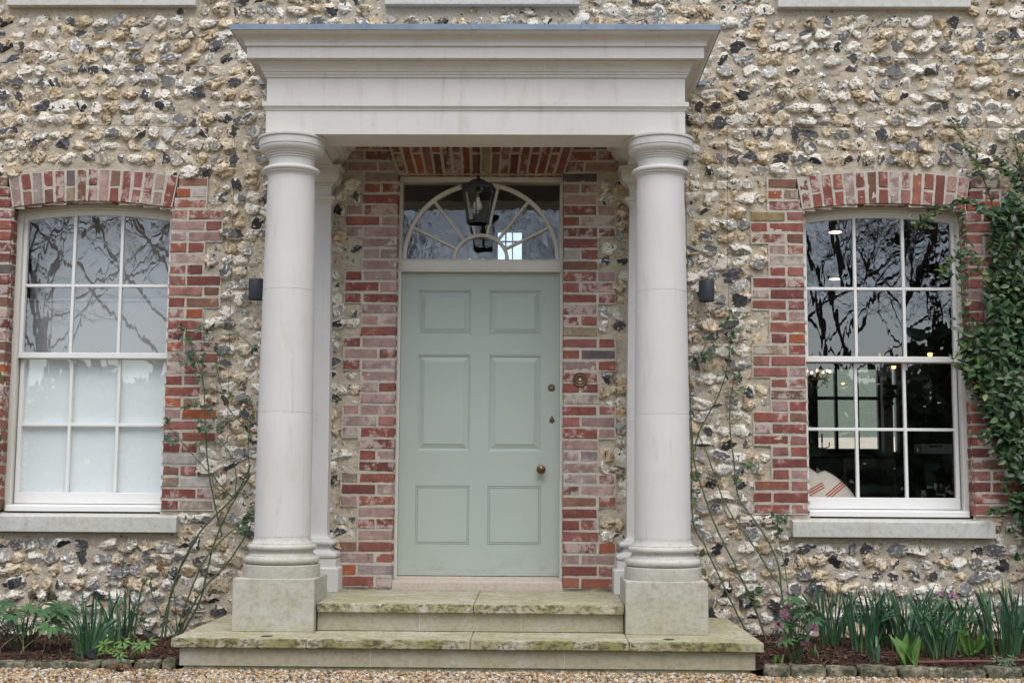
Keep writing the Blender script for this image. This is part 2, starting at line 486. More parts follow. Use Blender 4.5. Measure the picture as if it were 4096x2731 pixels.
class MB:
    """collects geometry, in world coordinates"""
    def __init__(s):
        s.v, s.f, s.m, s.sm, s.t = [], [], [], [], []
        s.tint = (0.5, 0.0, 0.0, 0.5)
        s.mi = 0
        s.smooth = False
    def add(s, vs, fs, smooth=None, mi=None):
        o = len(s.v)
        s.v.extend([tuple(p) for p in vs])
        s.t.extend([s.tint] * len(vs))
        sm = s.smooth if smooth is None else smooth
        k = s.mi if mi is None else mi
        for f in fs:
            s.f.append(tuple(i + o for i in f))
            s.m.append(k)
            s.sm.append(sm)
    def box(s, a, b, mi=None):
        x0, y0, z0 = a
        x1, y1, z1 = b
        vs = [(x0, y0, z0), (x1, y0, z0), (x1, y1, z0), (x0, y1, z0), (x0, y0, z1), (x1, y0, z1), (x1, y1, z1), (x0, y1, z1)]
        s.add(vs, [(0, 3, 2, 1), (4, 5, 6, 7), (0, 1, 5, 4), (1, 2, 6, 5), (2, 3, 7, 6), (3, 0, 4, 7)], False, mi)
    def prism(s, poly, y0, y1, mi=None, smooth=False):
        """polygon in x,z (counter-clockwise seen from the front, -y) extruded in y"""
        n = len(poly)
        vs = [(x, y0, z) for x, z in poly] + [(x, y1, z) for x, z in poly]
        fs = [tuple(range(n)), tuple(reversed(range(n, 2 * n)))]
        for i in range(n):
            j = (i + 1) % n
            fs.append((i, i + n, j + n, j))
        s.add(vs, fs, smooth, mi)
    def band(s, outer, inner, y0, y1, closed=False, mi=None):
        """strip between two polylines in x,z with thickness in y"""
        n = len(outer)
        vs = []
        for (a, b) in zip(outer, inner):
            vs += [(a[0], y0, a[1]), (b[0], y0, b[1]), (b[0], y1, b[1]), (a[0], y1, a[1])]
        fs = []
        rngi = range(n) if closed else range(n - 1)
        for i in rngi:
            j = (i + 1) % n
            for k in range(4):
                l = (k + 1) % 4
                fs.append((4 * i + k, 4 * i + l, 4 * j + l, 4 * j + k))
        if not closed:
            fs.append((0, 3, 2, 1))
            e = 4 * (n - 1)
            fs.append((e, e + 1, e + 2, e + 3))
        s.add(vs, fs, False, mi)
    def lathe(s, prof, c, seg=48, axis='z', mi=None, smooth=True):
        """prof: list of (r, h)"""
        vs = []
        for r, h in prof:
            for i in range(seg):
                a = 2 * math.pi * i / seg
                if axis == 'z':
                    vs.append((c[0] + r * math.cos(a), c[1] + r * math.sin(a), c[2] + h))
                else:
                    vs.append((c[0] + r * math.cos(a), c[1] - h, c[2] + r * math.sin(a)))
        fs = []
        for k in range(len(prof) - 1):
            for i in range(seg):
                j = (i + 1) % seg
                fs.append((k * seg + i, k * seg + j, (k + 1) * seg + j, (k + 1) * seg + i))
        s.add(vs, fs, smooth, mi)
        n = len(prof)
        o = len(s.v) - n * seg
        if prof[0][0] > 1e-5:
            s.f.append(tuple(o + i for i in reversed(range(seg)))); s.m.append(s.mi if mi is None else mi); s.sm.append(False)
        if prof[-1][0] > 1e-5:
            s.f.append(tuple(o + (n - 1) * seg + i for i in range(seg))); s.m.append(s.mi if mi is None else mi); s.sm.append(False)
    def tube(s, pts, r0, r1=None, seg=6, mi=None):
        if r1 is None:
            r1 = r0
        pts = [Vector(p) for p in pts]
        n = len(pts)
        vs = []
        ref = Vector((0.3, 0.9, 0.2))
        for i, p in enumerate(pts):
            t = (pts[min(i + 1, n - 1)] - pts[max(i - 1, 0)]).normalized()
            a = t.cross(ref)
            if a.length < 1e-3:
                a = t.cross(Vector((1, 0, 0)))
            a.normalize()
            b = t.cross(a)
            r = r0 + (r1 - r0) * i / max(1, n - 1)
            for k in range(seg):
                an = 2 * math.pi * k / seg
                vs.append(p + a * (r * math.cos(an)) + b * (r * math.sin(an)))
        fs = []
        for i in range(n - 1):
            for k in range(seg):
                l = (k + 1) % seg
                fs.append((i * seg + k, i * seg + l, (i + 1) * seg + l, (i + 1) * seg + k))
        fs.append(tuple(reversed(range(seg))))
        fs.append(tuple((n - 1) * seg + k for k in range(seg)))
        s.add(vs, fs, True, mi)
    def build(s, name, mats, parent=None, bevel=0.0, seg=2, label=None, angle=35, fix=True):
        me = bpy.data.meshes.new(name)
        me.from_pydata(s.v, [], s.f)
        me.polygons.foreach_set('material_index', s.m)
        me.polygons.foreach_set('use_smooth', s.sm)
        a = me.attributes.new('tint', 'FLOAT_COLOR', 'POINT')
        a.data.foreach_set('color', np.array(s.t, dtype=np.float32).ravel())
        me.update()
        if fix:
            bm = bmesh.new(); bm.from_mesh(me)
            bmesh.ops.recalc_face_normals(bm, faces=bm.faces)
            bm.to_mesh(me); bm.free()
        if any(s.sm):
            me.set_sharp_from_angle(angle=R(angle))
        o = link(name, me, mats, parent)
        if bevel > 0:
            md = o.modifiers.new('bevel', 'BEVEL')
            md.width = bevel
            md.segments = seg
            md.limit_method = 'ANGLE'
            md.angle_limit = R(40)
        if label:
            o['label'] = label
        return o

def np_mesh(name, V, F, mats, parent=None, mi=None, smooth=True, attrs=None):
    me = bpy.data.meshes.new(name)
    V = np.asarray(V, dtype=np.float32)
    k = F.shape[1]
    me.vertices.add(len(V))
    me.vertices.foreach_set('co', V.ravel())
    me.loops.add(F.size)
    me.loops.foreach_set('vertex_index', F.astype(np.int32).ravel())
    me.polygons.add(len(F))
    me.polygons.foreach_set('loop_start', np.arange(0, F.size, k, dtype=np.int32))
    me.polygons.foreach_set('loop_total', np.full(len(F), k, dtype=np.int32))
    me.update(calc_edges=True)
    if mi is not None:
        me.polygons.foreach_set('material_index', mi.astype(np.int32))
    me.polygons.foreach_set('use_smooth', np.full(len(F), smooth))
    for nm, arr in (attrs or {}).items():
        a = me.attributes.new(nm, 'FLOAT_COLOR', 'POINT')
        a.data.foreach_set('color', np.asarray(arr, dtype=np.float32).ravel())
    me.validate()
    return link(name, me, mats, parent)

def ico(sub):
    bm = bmesh.new()
    bmesh.ops.create_icosphere(bm, subdivisions=sub, radius=1.0)
    bm.verts.ensure_lookup_table()
    V = np.array([v.co[:] for v in bm.verts])
    F = np.array([[v.index for v in f.verts] for f in bm.faces])
    bm.free()
    return V, F

def smooth_path(pts, n=6, jit=0.0):
    """Catmull-Rom through the points"""
    P = [Vector(p) for p in pts]
    if len(P) < 3:
        return P
    out = []
    for i in range(len(P) - 1):
        p0, p1, p2, p3 = P[max(0, i - 1)], P[i], P[i + 1], P[min(len(P) - 1, i + 2)]
        for k in range(n):
            t = k / n
            q = 0.5 * ((2 * p1) + (p2 - p0) * t + (2 * p0 - 5 * p1 + 4 * p2 - p3) * t * t + (3 * p1 - p0 - 3 * p2 + p3) * t ** 3)
            if jit:
                q += Vector((random.gauss(0, jit), random.gauss(0, jit), random.gauss(0, jit)))
            out.append(q)
    out.append(P[-1])
    return out
#=====PART2=====
# ------------------------------------------------------------------ the house
HOUSE = tag(empty('flint_house'), 'flint and red brick country house front with sash windows and a sage green door', 'house')

ZSPR, RISE, HW = 2.939, 0.046, 0.556
RA = (HW * HW + RISE * RISE) / (2 * RISE)
TA = math.asin(HW / RA)
AH = 0.222
WIN = [-2.692, 2.768]
WSILL = 0.85
PITCH = 0.0765
NARROW, WIDE = 0.232, 0.350
DHW, DTOP, DBOT = 0.572, 3.19, 0.35
DRA = DHW / math.tan(R(18))
JT = 0.0150

def win_rows():
    """(z0, z1, inner offset, outer offset, row kind, index) measured from the opening's edge"""
    rows = []
    for k in range(3):
        z1 = 3.160 - k * PITCH
        z0 = z1 - PITCH
        inn = max(0.0, ((z0 + z1) / 2 - ZSPR) * math.tan(TA)) + 0.010
        rows.append((z0, z1, inn, NARROW + 0.004, 'n', k))
    k = 0
    z1 = 3.160 - 3 * PITCH
    while z1 > WSILL + 0.02:
        z0 = max(z1 - PITCH, WSILL + 0.004)
        rows.append((z0, z1, 0.0, WIDE if (k // 3) % 2 == 0 else NARROW, 'w' if (k // 3) % 2 == 0 else 'n', k))
        z1 -= PITCH
        k += 1
    return rows

def door_rows():
    rows = []
    for k in range(3):
        z0 = 3.197 + (2 - k) * PITCH
        z1 = z0 + PITCH
        inn = ((z0 + z1) / 2 - DTOP) * math.tan(R(18)) + 0.012
        rows.append((z0, z1, inn, WIDE, 'w', k))
    z1, k = 3.197, 0
    while z1 > DBOT + 0.02:
        z0 = max(z1 - PITCH, DBOT)
        w = (k // 3) % 2 == 1 or z1 < 0.46
        rows.append((z0, z1, 0.0, WIDE if w else NARROW, 'w' if w else 'n', k))
        z1 -= PITCH
        k += 1
    return rows
WROWS, DROWS = win_rows(), door_rows()

def in_open(x, z, g=0.0):
    for c in WIN:
        dx = abs(x - c)
        if dx < HW + g and WSILL - 0.13 - g < z:
            if z < ZSPR + g or (dx * dx + (z - (ZSPR + RISE - RA)) ** 2 < (RA + g) ** 2 and z < ZSPR + RISE + g):
                return True
    return abs(x) < DHW + g and z < DTOP + g

def in_brick(x, z, g=0.0):
    for c in WIN:
        dx = abs(x - c)
        if dx < 1.0 and z > WSILL - 0.2 and z < 3.4:
            rr = math.hypot(dx, z - (ZSPR + RISE - RA))
            if RA - g < rr < RA + AH + g and math.asin(min(1, dx / rr)) < TA + 0.004 + g / 3 and z > ZSPR - 0.1:
                return True
            for (z0, z1, i, o, kd, k) in WROWS:
                if z0 - g < z < z1 + g and HW + i - g - 0.02 < dx < HW + o + g:
                    return True
    dx = abs(x)
    if dx < 1.2 and z < 3.6:
        if dx < 0.9 and DTOP - g < z < DTOP + 0.235 + g and dx < DHW + (z - DTOP) * math.tan(R(18)) + g:
            return True
        for (z0, z1, i, o, kd, k) in DROWS:
            if z0 - g < z < z1 + g and DHW + i - g - 0.02 < dx < DHW + o + g:
                return True
    return False

SILLS_LOW = [(-3.367, -2.017, 0.715, 0.85), (2.100, 3.440, 0.715, 0.85)]
SILLS_UP = [(-3.342, -2.007, 4.372, 4.49), (-0.683, 0.679, 4.380, 4.50), (2.059, 3.392, 4.362, 4.48)]

def blocked(x, z, g=0.0):
    if in_open(x, z, g) or in_brick(x, z, g):
        return True
    for (a, b, c, d) in SILLS_LOW + SILLS_UP:
        if a - g < x < b + g and c - g < z < d + g:
            return True
    if abs(x) < 1.23 and 3.24 < z < 3.80:            # behind the entablature
        return True
    if 1.04 < abs(x) < 1.29 and z < 3.24:            # behind the pilasters
        return True
    if abs(x) < 1.02 and z < 0.36:
        return True
    if abs(x) < 1.62 and z < 0.17:
        return True
    return False

# ---- flint stones: a set of knobbly prototypes, some broken open to show dark fracture faces
def flint_proto(sub, seed):
    V, F = ico(sub)
    rd = random.Random(seed)
    off = Vector((rd.uniform(-50, 50), rd.uniform(-50, 50), rd.uniform(-50, 50)))
    ax = np.array([rd.uniform(0.88, 1.15), rd.uniform(0.75, 0.95), rd.uniform(0.78, 1.0)])
    lump = rd.uniform(0.24, 0.46)
    out = np.zeros_like(V)
    for i, v in enumerate(V):
        p = Vector(v)
        n1 = mn.noise(p * 1.05 + off)
        n2 = mn.noise(p * 2.3 + off * 1.7)
        n3 = mn.noise(p * 5.2 + off * 0.6)
        r = 1 + lump * n1 + 0.27 * (abs(n2) * 1.6 - 0.35) + 0.055 * n3
        h = mn.noise(p * 2.0 + off * 2.3)
        if h > 0.30:                              # hollows
            r -= min(0.34, (h - 0.30) * 1.7)
        out[i] = v * r
    fr = np.zeros(len(V))
    ncut = rd.choice([0, 1, 1, 1, 2, 2])
    for c in range(ncut):
        th = rd.uniform(0, 2 * math.pi)
        # broken faces mostly turned outward (-y)
        tilt = rd.uniform(0.0, 1.0)
        n = np.array([math.cos(th) * tilt, -1.0 * rd.uniform(0.35, 1.0), math.sin(th) * tilt])
        n /= np.linalg.norm(n)
        d = rd.uniform(0.48, 0.80)
        s = out @ n - d
        bend = 0.06 * np.array([mn.noise(Vector(q) * 2.2 + off) for q in out])
        m = s > 0
        out[m] -= np.outer(s[m] - bend[m], n)
        fr = np.maximum(fr, np.clip(0.5 + s * 5.0, 0, 1))
    out *= ax
    return out, F, fr

NPROTO = 44
protos3 = [flint_proto(4, 100 + i) for i in range(NPROTO)]
protos2 = [flint_proto(3, 100 + i) for i in range(NPROTO)]

def lay_flints():
    rows = []
    z = -0.02
    rd = random.Random(5)
    items = []
    bias = 0
    while z < 4.78:
        pitch = rd.uniform(0.082, 0.094)
        bias = rd.choice([0, 0, 0, -1, 1, 1]) * rd.uniform(0.2, 0.6) if rd.random() < 0.7 else bias
        x = -6.45 + rd.uniform(0, 0.1)
        while x < 6.45:
            w = min(0.145, max(0.052, rd.gauss(0.098, 0.024)))
            cx, cz = x + w / 2, z + pitch / 2 + rd.uniform(-0.006, 0.006) + 0.005 * math.sin(x * 2.1 + z * 5)
            hh = pitch * rd.uniform(0.40, 0.52)
            ok = False
            for t in range(5):
                hw2 = w / 2 * (0.97 - 0.05 * t)
                hit = False
                for a in range(12):
                    an = a * math.pi / 6
                    if blocked(cx + hw2 * 0.90 * math.cos(an), cz + hh * 0.86 * math.sin(an)):
                        hit = True
                        break
                if not hit and not blocked(cx, cz):
                    ok = True
                    break
                w *= 0.82
                hh *= 0.90
                cx = x + w / 2
            if ok:
                items.append((cx, cz, w / 2 * 0.98, hh, bias))
                # now and then a small flake in the joint
                if rd.random() < 0.42:
                    fx, fz = cx + rd.uniform(-.06, .06), z - rd.uniform(-0.006, 0.006)
                    if not blocked(fx, fz, 0.014):
                        items.append((fx, fz, rd.uniform(0.009, 0.022), rd.uniform(0.007, 0.015), 0))
                x += w + rd.uniform(0.001, 0.014)
            else:
                x += 0.03
        z += pitch
    return items

def flint_wall():
    items = lay_flints()
    rd = random.Random(9)
    VS, FS, CS = [], [], []
    base = 0
    for (cx, cz, hw, hh, bias) in items:
        near = -3.6 < cx < 3.95 and cz < 4.5
        k = rd.randrange(NPROTO)
        V, F, fr = (protos3 if near and hw > 0.024 else protos2)[k]
        rot = bias + rd.uniform(-0.28, 0.28)
        fx = rd.choice((-1, 1))
        fz = rd.choice((-1, 1))
        P = V * np.array([fx, 1, fz])
        # roll about the wall's normal, plus small tips about the other axes
        a = rot
        ca, sa = math.cos(a), math.sin(a)
        P = P * np.array([hw * 1.15, 0.47 * (hw + hh), hh * 1.27])
        x, y, z = P[:, 0], P[:, 1], P[:, 2]
        P = np.stack([x * ca - z * sa, y, x * sa + z * ca], 1)
        tx, tz = rd.uniform(-.3, .3), rd.uniform(-.2, .45)
        P[:, 1] += P[:, 0] * tx + P[:, 2] * tz
        dep = rd.uniform(-0.010, 0.014) + (0.012 if hw < 0.03 else 0)
        P += np.array([cx, dep + 0.012, cz])
        P[:, 1] = np.minimum(P[:, 1], 0.06)
        # keep proud by no more than 45 mm
        P[:, 1] = np.maximum(P[:, 1], -0.050)
        Fk = F if fx * fz > 0 else F[:, ::-1]
        VS.append(P)
        FS.append(Fk + base)
        knapped = rd.random()
        f2 = fr if knapped < 0.62 else np.zeros_like(fr)
        C = np.stack([np.full(len(P), rd.random()), np.full(len(P), rd.random()), f2, np.full(len(P), rd.random())], 1)
        CS.append(C)
        base += len(P)
    # grit and small pebbles in the mortar
    GR, GF = ico(2)
    gp = [np.array([v * (1 + .35 * mn.noise(Vector(v) * 1.4 + Vector((k * 7, 0, 0)))) for v in GR]) for k in range(8)]
    for k in range(5200):
        x, z = rd.uniform(-3.6, 3.95), rd.uniform(0, 4.5)
        if blocked(x, z, 0.01):
            continue
        r = rd.uniform(.0025, .0065)
        P = gp[rd.randrange(8)] * np.array([r * rd.uniform(.8, 1.7), r, r * rd.uniform(.7, 1.2)])
        P = P + np.array([x, rd.uniform(-0.004, 0.001), z])
        VS.append(P); FS.append(GF + base)
        CS.append(np.tile([rd.random(), rd.random(), 1.0 if rd.random() < .4 else 0.0, rd.random()], (len(P), 1)))
        base += len(P)
    # mortar bed as a bumpy grid with the openings cut out
    st = 0.0145
    xs = np.arange(-6.5, 6.5001, st)
    zs = np.arange(-0.10, 4.9, st)
    nx, nz = len(xs), len(zs)
    G = np.zeros((nz, nx, 3))
    bl = np.zeros((nz, nx), bool)
    for j, zz in enumerate(zs):
        for i, xx in enumerate(xs):
            n = mn.noise(Vector((xx * 7, 0, zz * 11))) * 0.009 + mn.noise(Vector((xx * 24, 3, zz * 34))) * 0.009 + mn.noise(Vector((xx * 60, 9, zz * 60))) * 0.004
            G[j, i] = (xx, 0.004 + n, zz)
            if -4 < xx < 4:
                bl[j, i] = in_open(xx, zz, -0.006) or in_brick(xx, zz, -0.006)
    ib = bl
    idx = np.arange(nx * nz).reshape(nz, nx)
    q = np.stack([idx[:-1, :-1], idx[:-1, 1:], idx[1:, 1:], idx[1:, :-1]], -1)
    allb = ib[:-1, :-1] & ib[:-1, 1:] & ib[1:, 1:] & ib[1:, :-1]
    q = q[~allb].reshape(-1, 4)
    GV = G.reshape(-1, 3)
    T = np.concatenate([q[:, [0, 1, 2]], q[:, [0, 2, 3]]], 0) + base
    V = np.concatenate(VS + [GV], 0)
    F = np.concatenate(FS + [T], 0)
    nf = sum(len(f) for f in FS)
    mi = np.concatenate([np.zeros(nf, int), np.ones(len(T), int)])
    C = np.concatenate(CS + [np.zeros((len(GV), 4))], 0)
    o = np_mesh('flint_wall', V, F, ['flint', 'flint_mortar'], HOUSE, mi, True, {'fcol': C})
    return o
flint_wall()

# the rest of the shell, so the rooms behind are dark and the roof line closes (flat top well above the picture)
mb = MB()
mb.box((-6.5, 0.04, -0.1), (-3.27, 0.28, 4.9))
mb.box((-2.115, 0.04, -0.1), (-0.60, 0.28, 4.9))
mb.box((0.60, 0.04, -0.1), (2.19, 0.28, 4.9))
mb.box((3.345, 0.04, -0.1), (6.5, 0.28, 4.9))
for c in WIN:
    mb.box((c - 0.577, 0.04, -0.1), (c + 0.577, 0.28, 0.74))
    mb.box((c - 0.577, 0.12, 3.0), (c + 0.577, 0.28, 4.9))
mb.box((-0.60, 0.16, 3.2), (0.60, 0.28, 4.9))
mb.box((-0.60, 0.04, -0.1), (0.60, 0.28, 0.34))
mb.box((-5.0, 0.28, -0.1), (-4.8, 5.2, 4.9))
mb.box((4.8, 0.28, -0.1), (5.0, 5.2, 4.9))
mb.box((-6.5, 0.0, 4.9), (6.5, 6.2, 5.05))
# back wall with two window holes (dining room, landing)
for a, b in (((-5.0, 9.0), (3.352, 0)), ):
    pass
mb.box((1.3, 5.0, -0.1), (3.352, 5.2, 4.9))
mb.box((4.24, 5.0, -0.1), (4.8, 5.2, 4.9))
mb.box((3.352, 5.0, -0.1), (4.24, 5.2, 1.42))
mb.box((3.352, 5.0, 2.318), (4.24, 5.2, 4.9))
mb.box((0.035, 6.05, 3.55), (0.052, 6.1, 3.975)); mb.box((0.115, 6.05, 3.55), (0.128, 6.1, 3.975)); mb.box((-0.05, 6.05, 3.84), (0.23, 6.1, 3.852))
mb.box((-1.3, 6.0, -0.1), (-0.05, 6.2, 4.9))
mb.box((0.23, 6.0, -0.1), (1.3, 6.2, 4.9))
mb.box((-0.05, 6.0, -0.1), (0.23, 6.2, 3.55))
mb.box((-0.05, 6.0, 3.975), (0.23, 6.2, 4.9))
mb.box((-4.8, 3.0, -0.1), (-1.5, 3.1, 4.9))
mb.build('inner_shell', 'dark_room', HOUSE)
mb = MB()
mb.box((-1.5, 0.28, 0.3), (-1.4, 6.0, 4.88)); mb.box((1.2, 0.28, 0.3), (1.3, 6.0, 4.88))
mb.box((-1.4, 0.29, 4.3), (1.2, 5.99, 4.4)); mb.box((-1.4, 0.29, 0.24), (1.2, 5.99, 0.34))
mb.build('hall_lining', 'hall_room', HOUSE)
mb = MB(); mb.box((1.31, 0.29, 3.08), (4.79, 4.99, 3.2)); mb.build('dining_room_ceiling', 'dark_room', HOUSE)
mb = MB(); mb.box((1.31, 0.29, 0.24), (4.79, 4.99, 0.34)); mb.build('dining_room_floor', 'dark_wood', HOUSE)
mb = MB()
mb.box((-4.79, 0.29, 3.08), (-1.51, 2.99, 3.2)); mb.box((-4.79, 0.29, 0.24), (-1.51, 2.99, 0.34))
mb.box((-4.79, 2.9, 0.34), (-1.51, 2.99, 3.08)); mb.box((-4.79, 0.29, 0.34), (-4.72, 2.9, 3.08)); mb.box((-1.58, 0.29, 0.34), (-1.51, 2.9, 3.08))
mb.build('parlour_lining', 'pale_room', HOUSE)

# ---- bricks
TINTS = [(0.27, 0.092, 0.068), (0.235, 0.078, 0.060), (0.28, 0.108, 0.080), (0.19, 0.068, 0.055), (0.30, 0.115, 0.075),
         (0.36, 0.115, 0.055), (0.20, 0.10, 0.07), (0.23, 0.125, 0.085), (0.32, 0.15, 0.125), (0.30, 0.12, 0.10),
         (0.155, 0.125, 0.12), (0.12, 0.105, 0.11), (0.30, 0.23, 0.15), (0.36, 0.30, 0.24), (0.46, 0.42, 0.38), (0.27, 0.21, 0.105)]
TW = [16, 14, 14, 9, 9, 4, 7, 5, 9, 10, 2, 1.2, 1.5, 1.2, .8, 1]
brd = random.Random(21)

def brick(mb, quad, y0=-0.012, depth=0.11, jit=0.0030, light=0.0):
    """quad: bl, br, tr, tl in x,z"""
    t = brd.choices(TINTS, TW)[0]
    s = brd.uniform(0.88, 1.14)
    if light and brd.random() < light:
        t = tuple(0.45 * a + 0.55 * b for a, b in zip(t, (0.46, 0.37, 0.34)))
    mb.tint = (t[0] * s, t[1] * s, t[2] * s, brd.random())
    q = [Vector((a + brd.uniform(-jit, jit), b + brd.uniform(-jit, jit))) for a, b in quad]
    L = max((q[1] - q[0]).length, 0.02)
    Hh = max((q[3] - q[0]).length, 0.02)
    nu, nv = max(3, int(L / 0.022)), max(3, int(Hh / 0.022))
    us = [0.0] + [0.035 * 0.1 / L + (1 - 2 * 0.035 * 0.1 / L) * i / nu for i in range(nu + 1)] + [1.0]
    vs_ = [0.0] + [0.0035 / Hh + (1 - 2 * 0.0035 / Hh) * i / nv for i in range(nv + 1)] + [1.0]
    yo = brd.uniform(-0.003, 0.003)
    tx, tz = brd.uniform(-.012, .012), brd.uniform(-.02, .02)
    seed = Vector((brd.uniform(0, 90), brd.uniform(0, 90), 0))
    P, nU, nV = [], len(us), len(vs_)
    for j, v in enumerate(vs_):
        for i, u in enumerate(us):
            e = (i in (0, nU - 1)) or (j in (0, nV - 1))
            a = q[0].lerp(q[1], u); b = q[3].lerp(q[2], u)
            p = a.lerp(b, v)
            n1 = mn.noise(Vector((p.x * 28, p.y * 28, 0)) + seed)
            n2 = mn.noise(Vector((p.x * 75, p.y * 75, 5)) + seed)
            y = y0 + yo + 0.0022 * n1 + 0.0012 * n2 + (u - .5) * tx * L + (v - .5) * tz * Hh
            dx = dz = 0
            if e:
                y += 0.0045 + 0.002 * n2
                dx, dz = 0.0030 * n1 + 0.0015 * n2, 0.0030 * n2
            P.append((p.x + dx, y, p.y + dz))
    fs = []
    for j in range(nV - 1):
        for i in range(nU - 1):
            a = j * nU + i
            fs.append((a, a + 1, a + nU + 1, a + nU))
    rim = [i for i in range(nU)] + [j * nU + nU - 1 for j in range(1, nV)] + [(nV - 1) * nU + i for i in range(nU - 2, -1, -1)] + [j * nU for j in range(nV - 2, 0, -1)]
    base = len(P)
    for r in rim:
        x, y, z = P[r]
        P.append((x, y0 + depth, z))
    n = len(rim)
    for k in range(n):
        l = (k + 1) % n
        fs.append((rim[k], base + k, base + l, rim[l]))
    mb.add(P, fs, True, 0)

def row_bricks(mb, c, s, hw, row, light):
    z0, z1, i, o, kd, k = row
    a, b = z0 + JT / 2, z1 - JT / 2
    if b - a < 0.02:
        return
    parts = []
    if kd == 'w':
        hd = 0.108
        if k % 2 == 0:
            parts = [(i, i + hd), (i + hd + JT, o)]
        else:
            parts = [(i, o - hd - JT), (o - hd, o)]
    else:
        if k % 2 == 0:
            parts = [(i, o)]
        else:
            m = (i + o) / 2
            parts = [(i, m - JT / 2), (m + JT / 2, o)]
    for (p, r) in parts:
        r = r + brd.uniform(-0.006, 0.006) if abs(r - o) < 1e-6 else r
        x0, x1 = c + s * (hw + p), c + s * (hw + r)
        if x0 > x1:
            x0, x1 = x1, x0
        brick(mb, [(x0, a), (x1, a), (x1, b), (x0, b)], light=light)

def backing_rows(mb, c, s, hw, rows):
    for (z0, z1, i, o, kd, k) in rows:
        x0, x1 = c + s * (hw + i + 0.004), c + s * (hw + o + 0.008)
        if x0 > x1:
            x0, x1 = x1, x0
        mb.box((x0, -0.0085, z0), (x1, 0.105, z1), 1)

def voussoirs(mb, c, zc, r0, r1, ta, n, light):
    for k in range(n):
        a0 = -ta + 2 * ta * k / n
        a1 = -ta + 2 * ta * (k + 1) / n
        g0 = JT / 2 / r0
        pt = lambda a, r: (c + r * math.sin(a), zc + r * math.cos(a))
        segs = [(r0, r1)] if k % 2 == 0 else ([(r0, r0 + (r1 - r0) * 0.47 - JT / 2), (r0 + (r1 - r0) * 0.47 + JT / 2, r1)])
        for (p, q) in segs:
            r_in, r_out = p, q
            brick(mb, [pt(a0 + g0, r_in), pt(a1 - g0, r_in), pt(a1 - g0 * 1.1, r_out), pt(a0 + g0 * 1.1, r_out)], light=light)
    m = 24
    ou = [(c + (r1 + 0.006) * math.sin(-ta + 2 * ta * i / m), zc + (r1 + 0.006) * math.cos(-ta + 2 * ta * i / m)) for i in range(m + 1)]
    inn = [(c + (r0 + 0.004) * math.sin(-ta + 2 * ta * i / m), zc + (r0 + 0.004) * math.cos(-ta + 2 * ta * i / m)) for i in range(m + 1)]
    mb.band(ou, inn, -0.0088, 0.104, mi=1)

for c in WIN:
    mb = MB()
    backing_rows(mb, c, -1, HW, WROWS); backing_rows(mb, c, 1, HW, WROWS)
    for r in WROWS:
        row_bricks(mb, c, -1, HW, r, 0.08)
        row_bricks(mb, c, 1, HW, r, 0.08)
    voussoirs(mb, c, ZSPR + RISE - RA, RA, RA + AH, TA, 15, 0.1)
    mb.build('brick_surround', ['brick', 'brick_mortar'], HOUSE, fix=False)
mb = MB()
backing_rows(mb, 0, -1, DHW, DROWS); backing_rows(mb, 0, 1, DHW, DROWS)
for r in DROWS:
    row_bricks(mb, 0, -1, DHW, r, 0.46)
    row_bricks(mb, 0, 1, DHW, r, 0.28)
# the flat arch over the door: joints radiate but top and soffit stay level
m_n = 18
mb.mi = 0
for k in range(m_n):
    def xx(f, z):
        x = -DHW + 2 * DHW * f
        return x * (1 + (z - DTOP) / DRA)
    f0, f1 = k / m_n, (k + 1) / m_n
    g = JT / 2 / (2 * DHW)
    segs = [(DTOP, DTOP + 0.228)] if k % 2 else [(DTOP, DTOP + 0.132), (DTOP + 0.145, DTOP + 0.228)]
    for (p, q) in segs:
        brick(mb, [(xx(f0 + g, p), p), (xx(f1 - g, p), p), (xx(f1 - g, q), q), (xx(f0 + g, q), q)])
xo = (DHW + 0.01) * (1 + 0.235 / DRA)
mb.prism([(-DHW - 0.008, DTOP + 0.004), (DHW + 0.008, DTOP + 0.004), (xo, DTOP + 0.235), (-xo, DTOP + 0.235)], -0.0082, 0.104, 1)
mb.build('brick_surround', ['brick', 'brick_mortar'], HOUSE, fix=False)

# ---- stone sills
def sill(x0, x1, zb, front, zt, back_z, back_y):
    mb = MB()
    P = [(front, zb), (front, zt), (front + 0.012, zt + 0.006), (back_y, back_z), (back_y, zb)]
    n = len(P)
    vs = [(x0, y, z) for y, z in P] + [(x1, y, z) for y, z in P]
    fs = [tuple(reversed(range(n))), tuple(range(n, 2 * n))] + [(i, (i + 1) % n, (i + 1) % n + n, i + n) for i in range(n)]
    mb.add(vs, fs, False)
    return mb.build('window_sill', 'sill_stone', HOUSE, bevel=0.004)
for (a, b, c, d) in SILLS_LOW:
    sill(a, b, c + 0.004, -0.06, 0.822, 0.848, 0.14)
for (a, b, c, d) in SILLS_UP:
    sill(a, b, c, -0.055, c + 0.105, c + 0.125, 0.05)

# ---- sash windows
def arc_z(dx, hw, zc_top, rise):
    rr = (hw * hw + rise * rise) / (2 * rise)
    return zc_top - rr + math.sqrt(rr * rr - dx * dx)

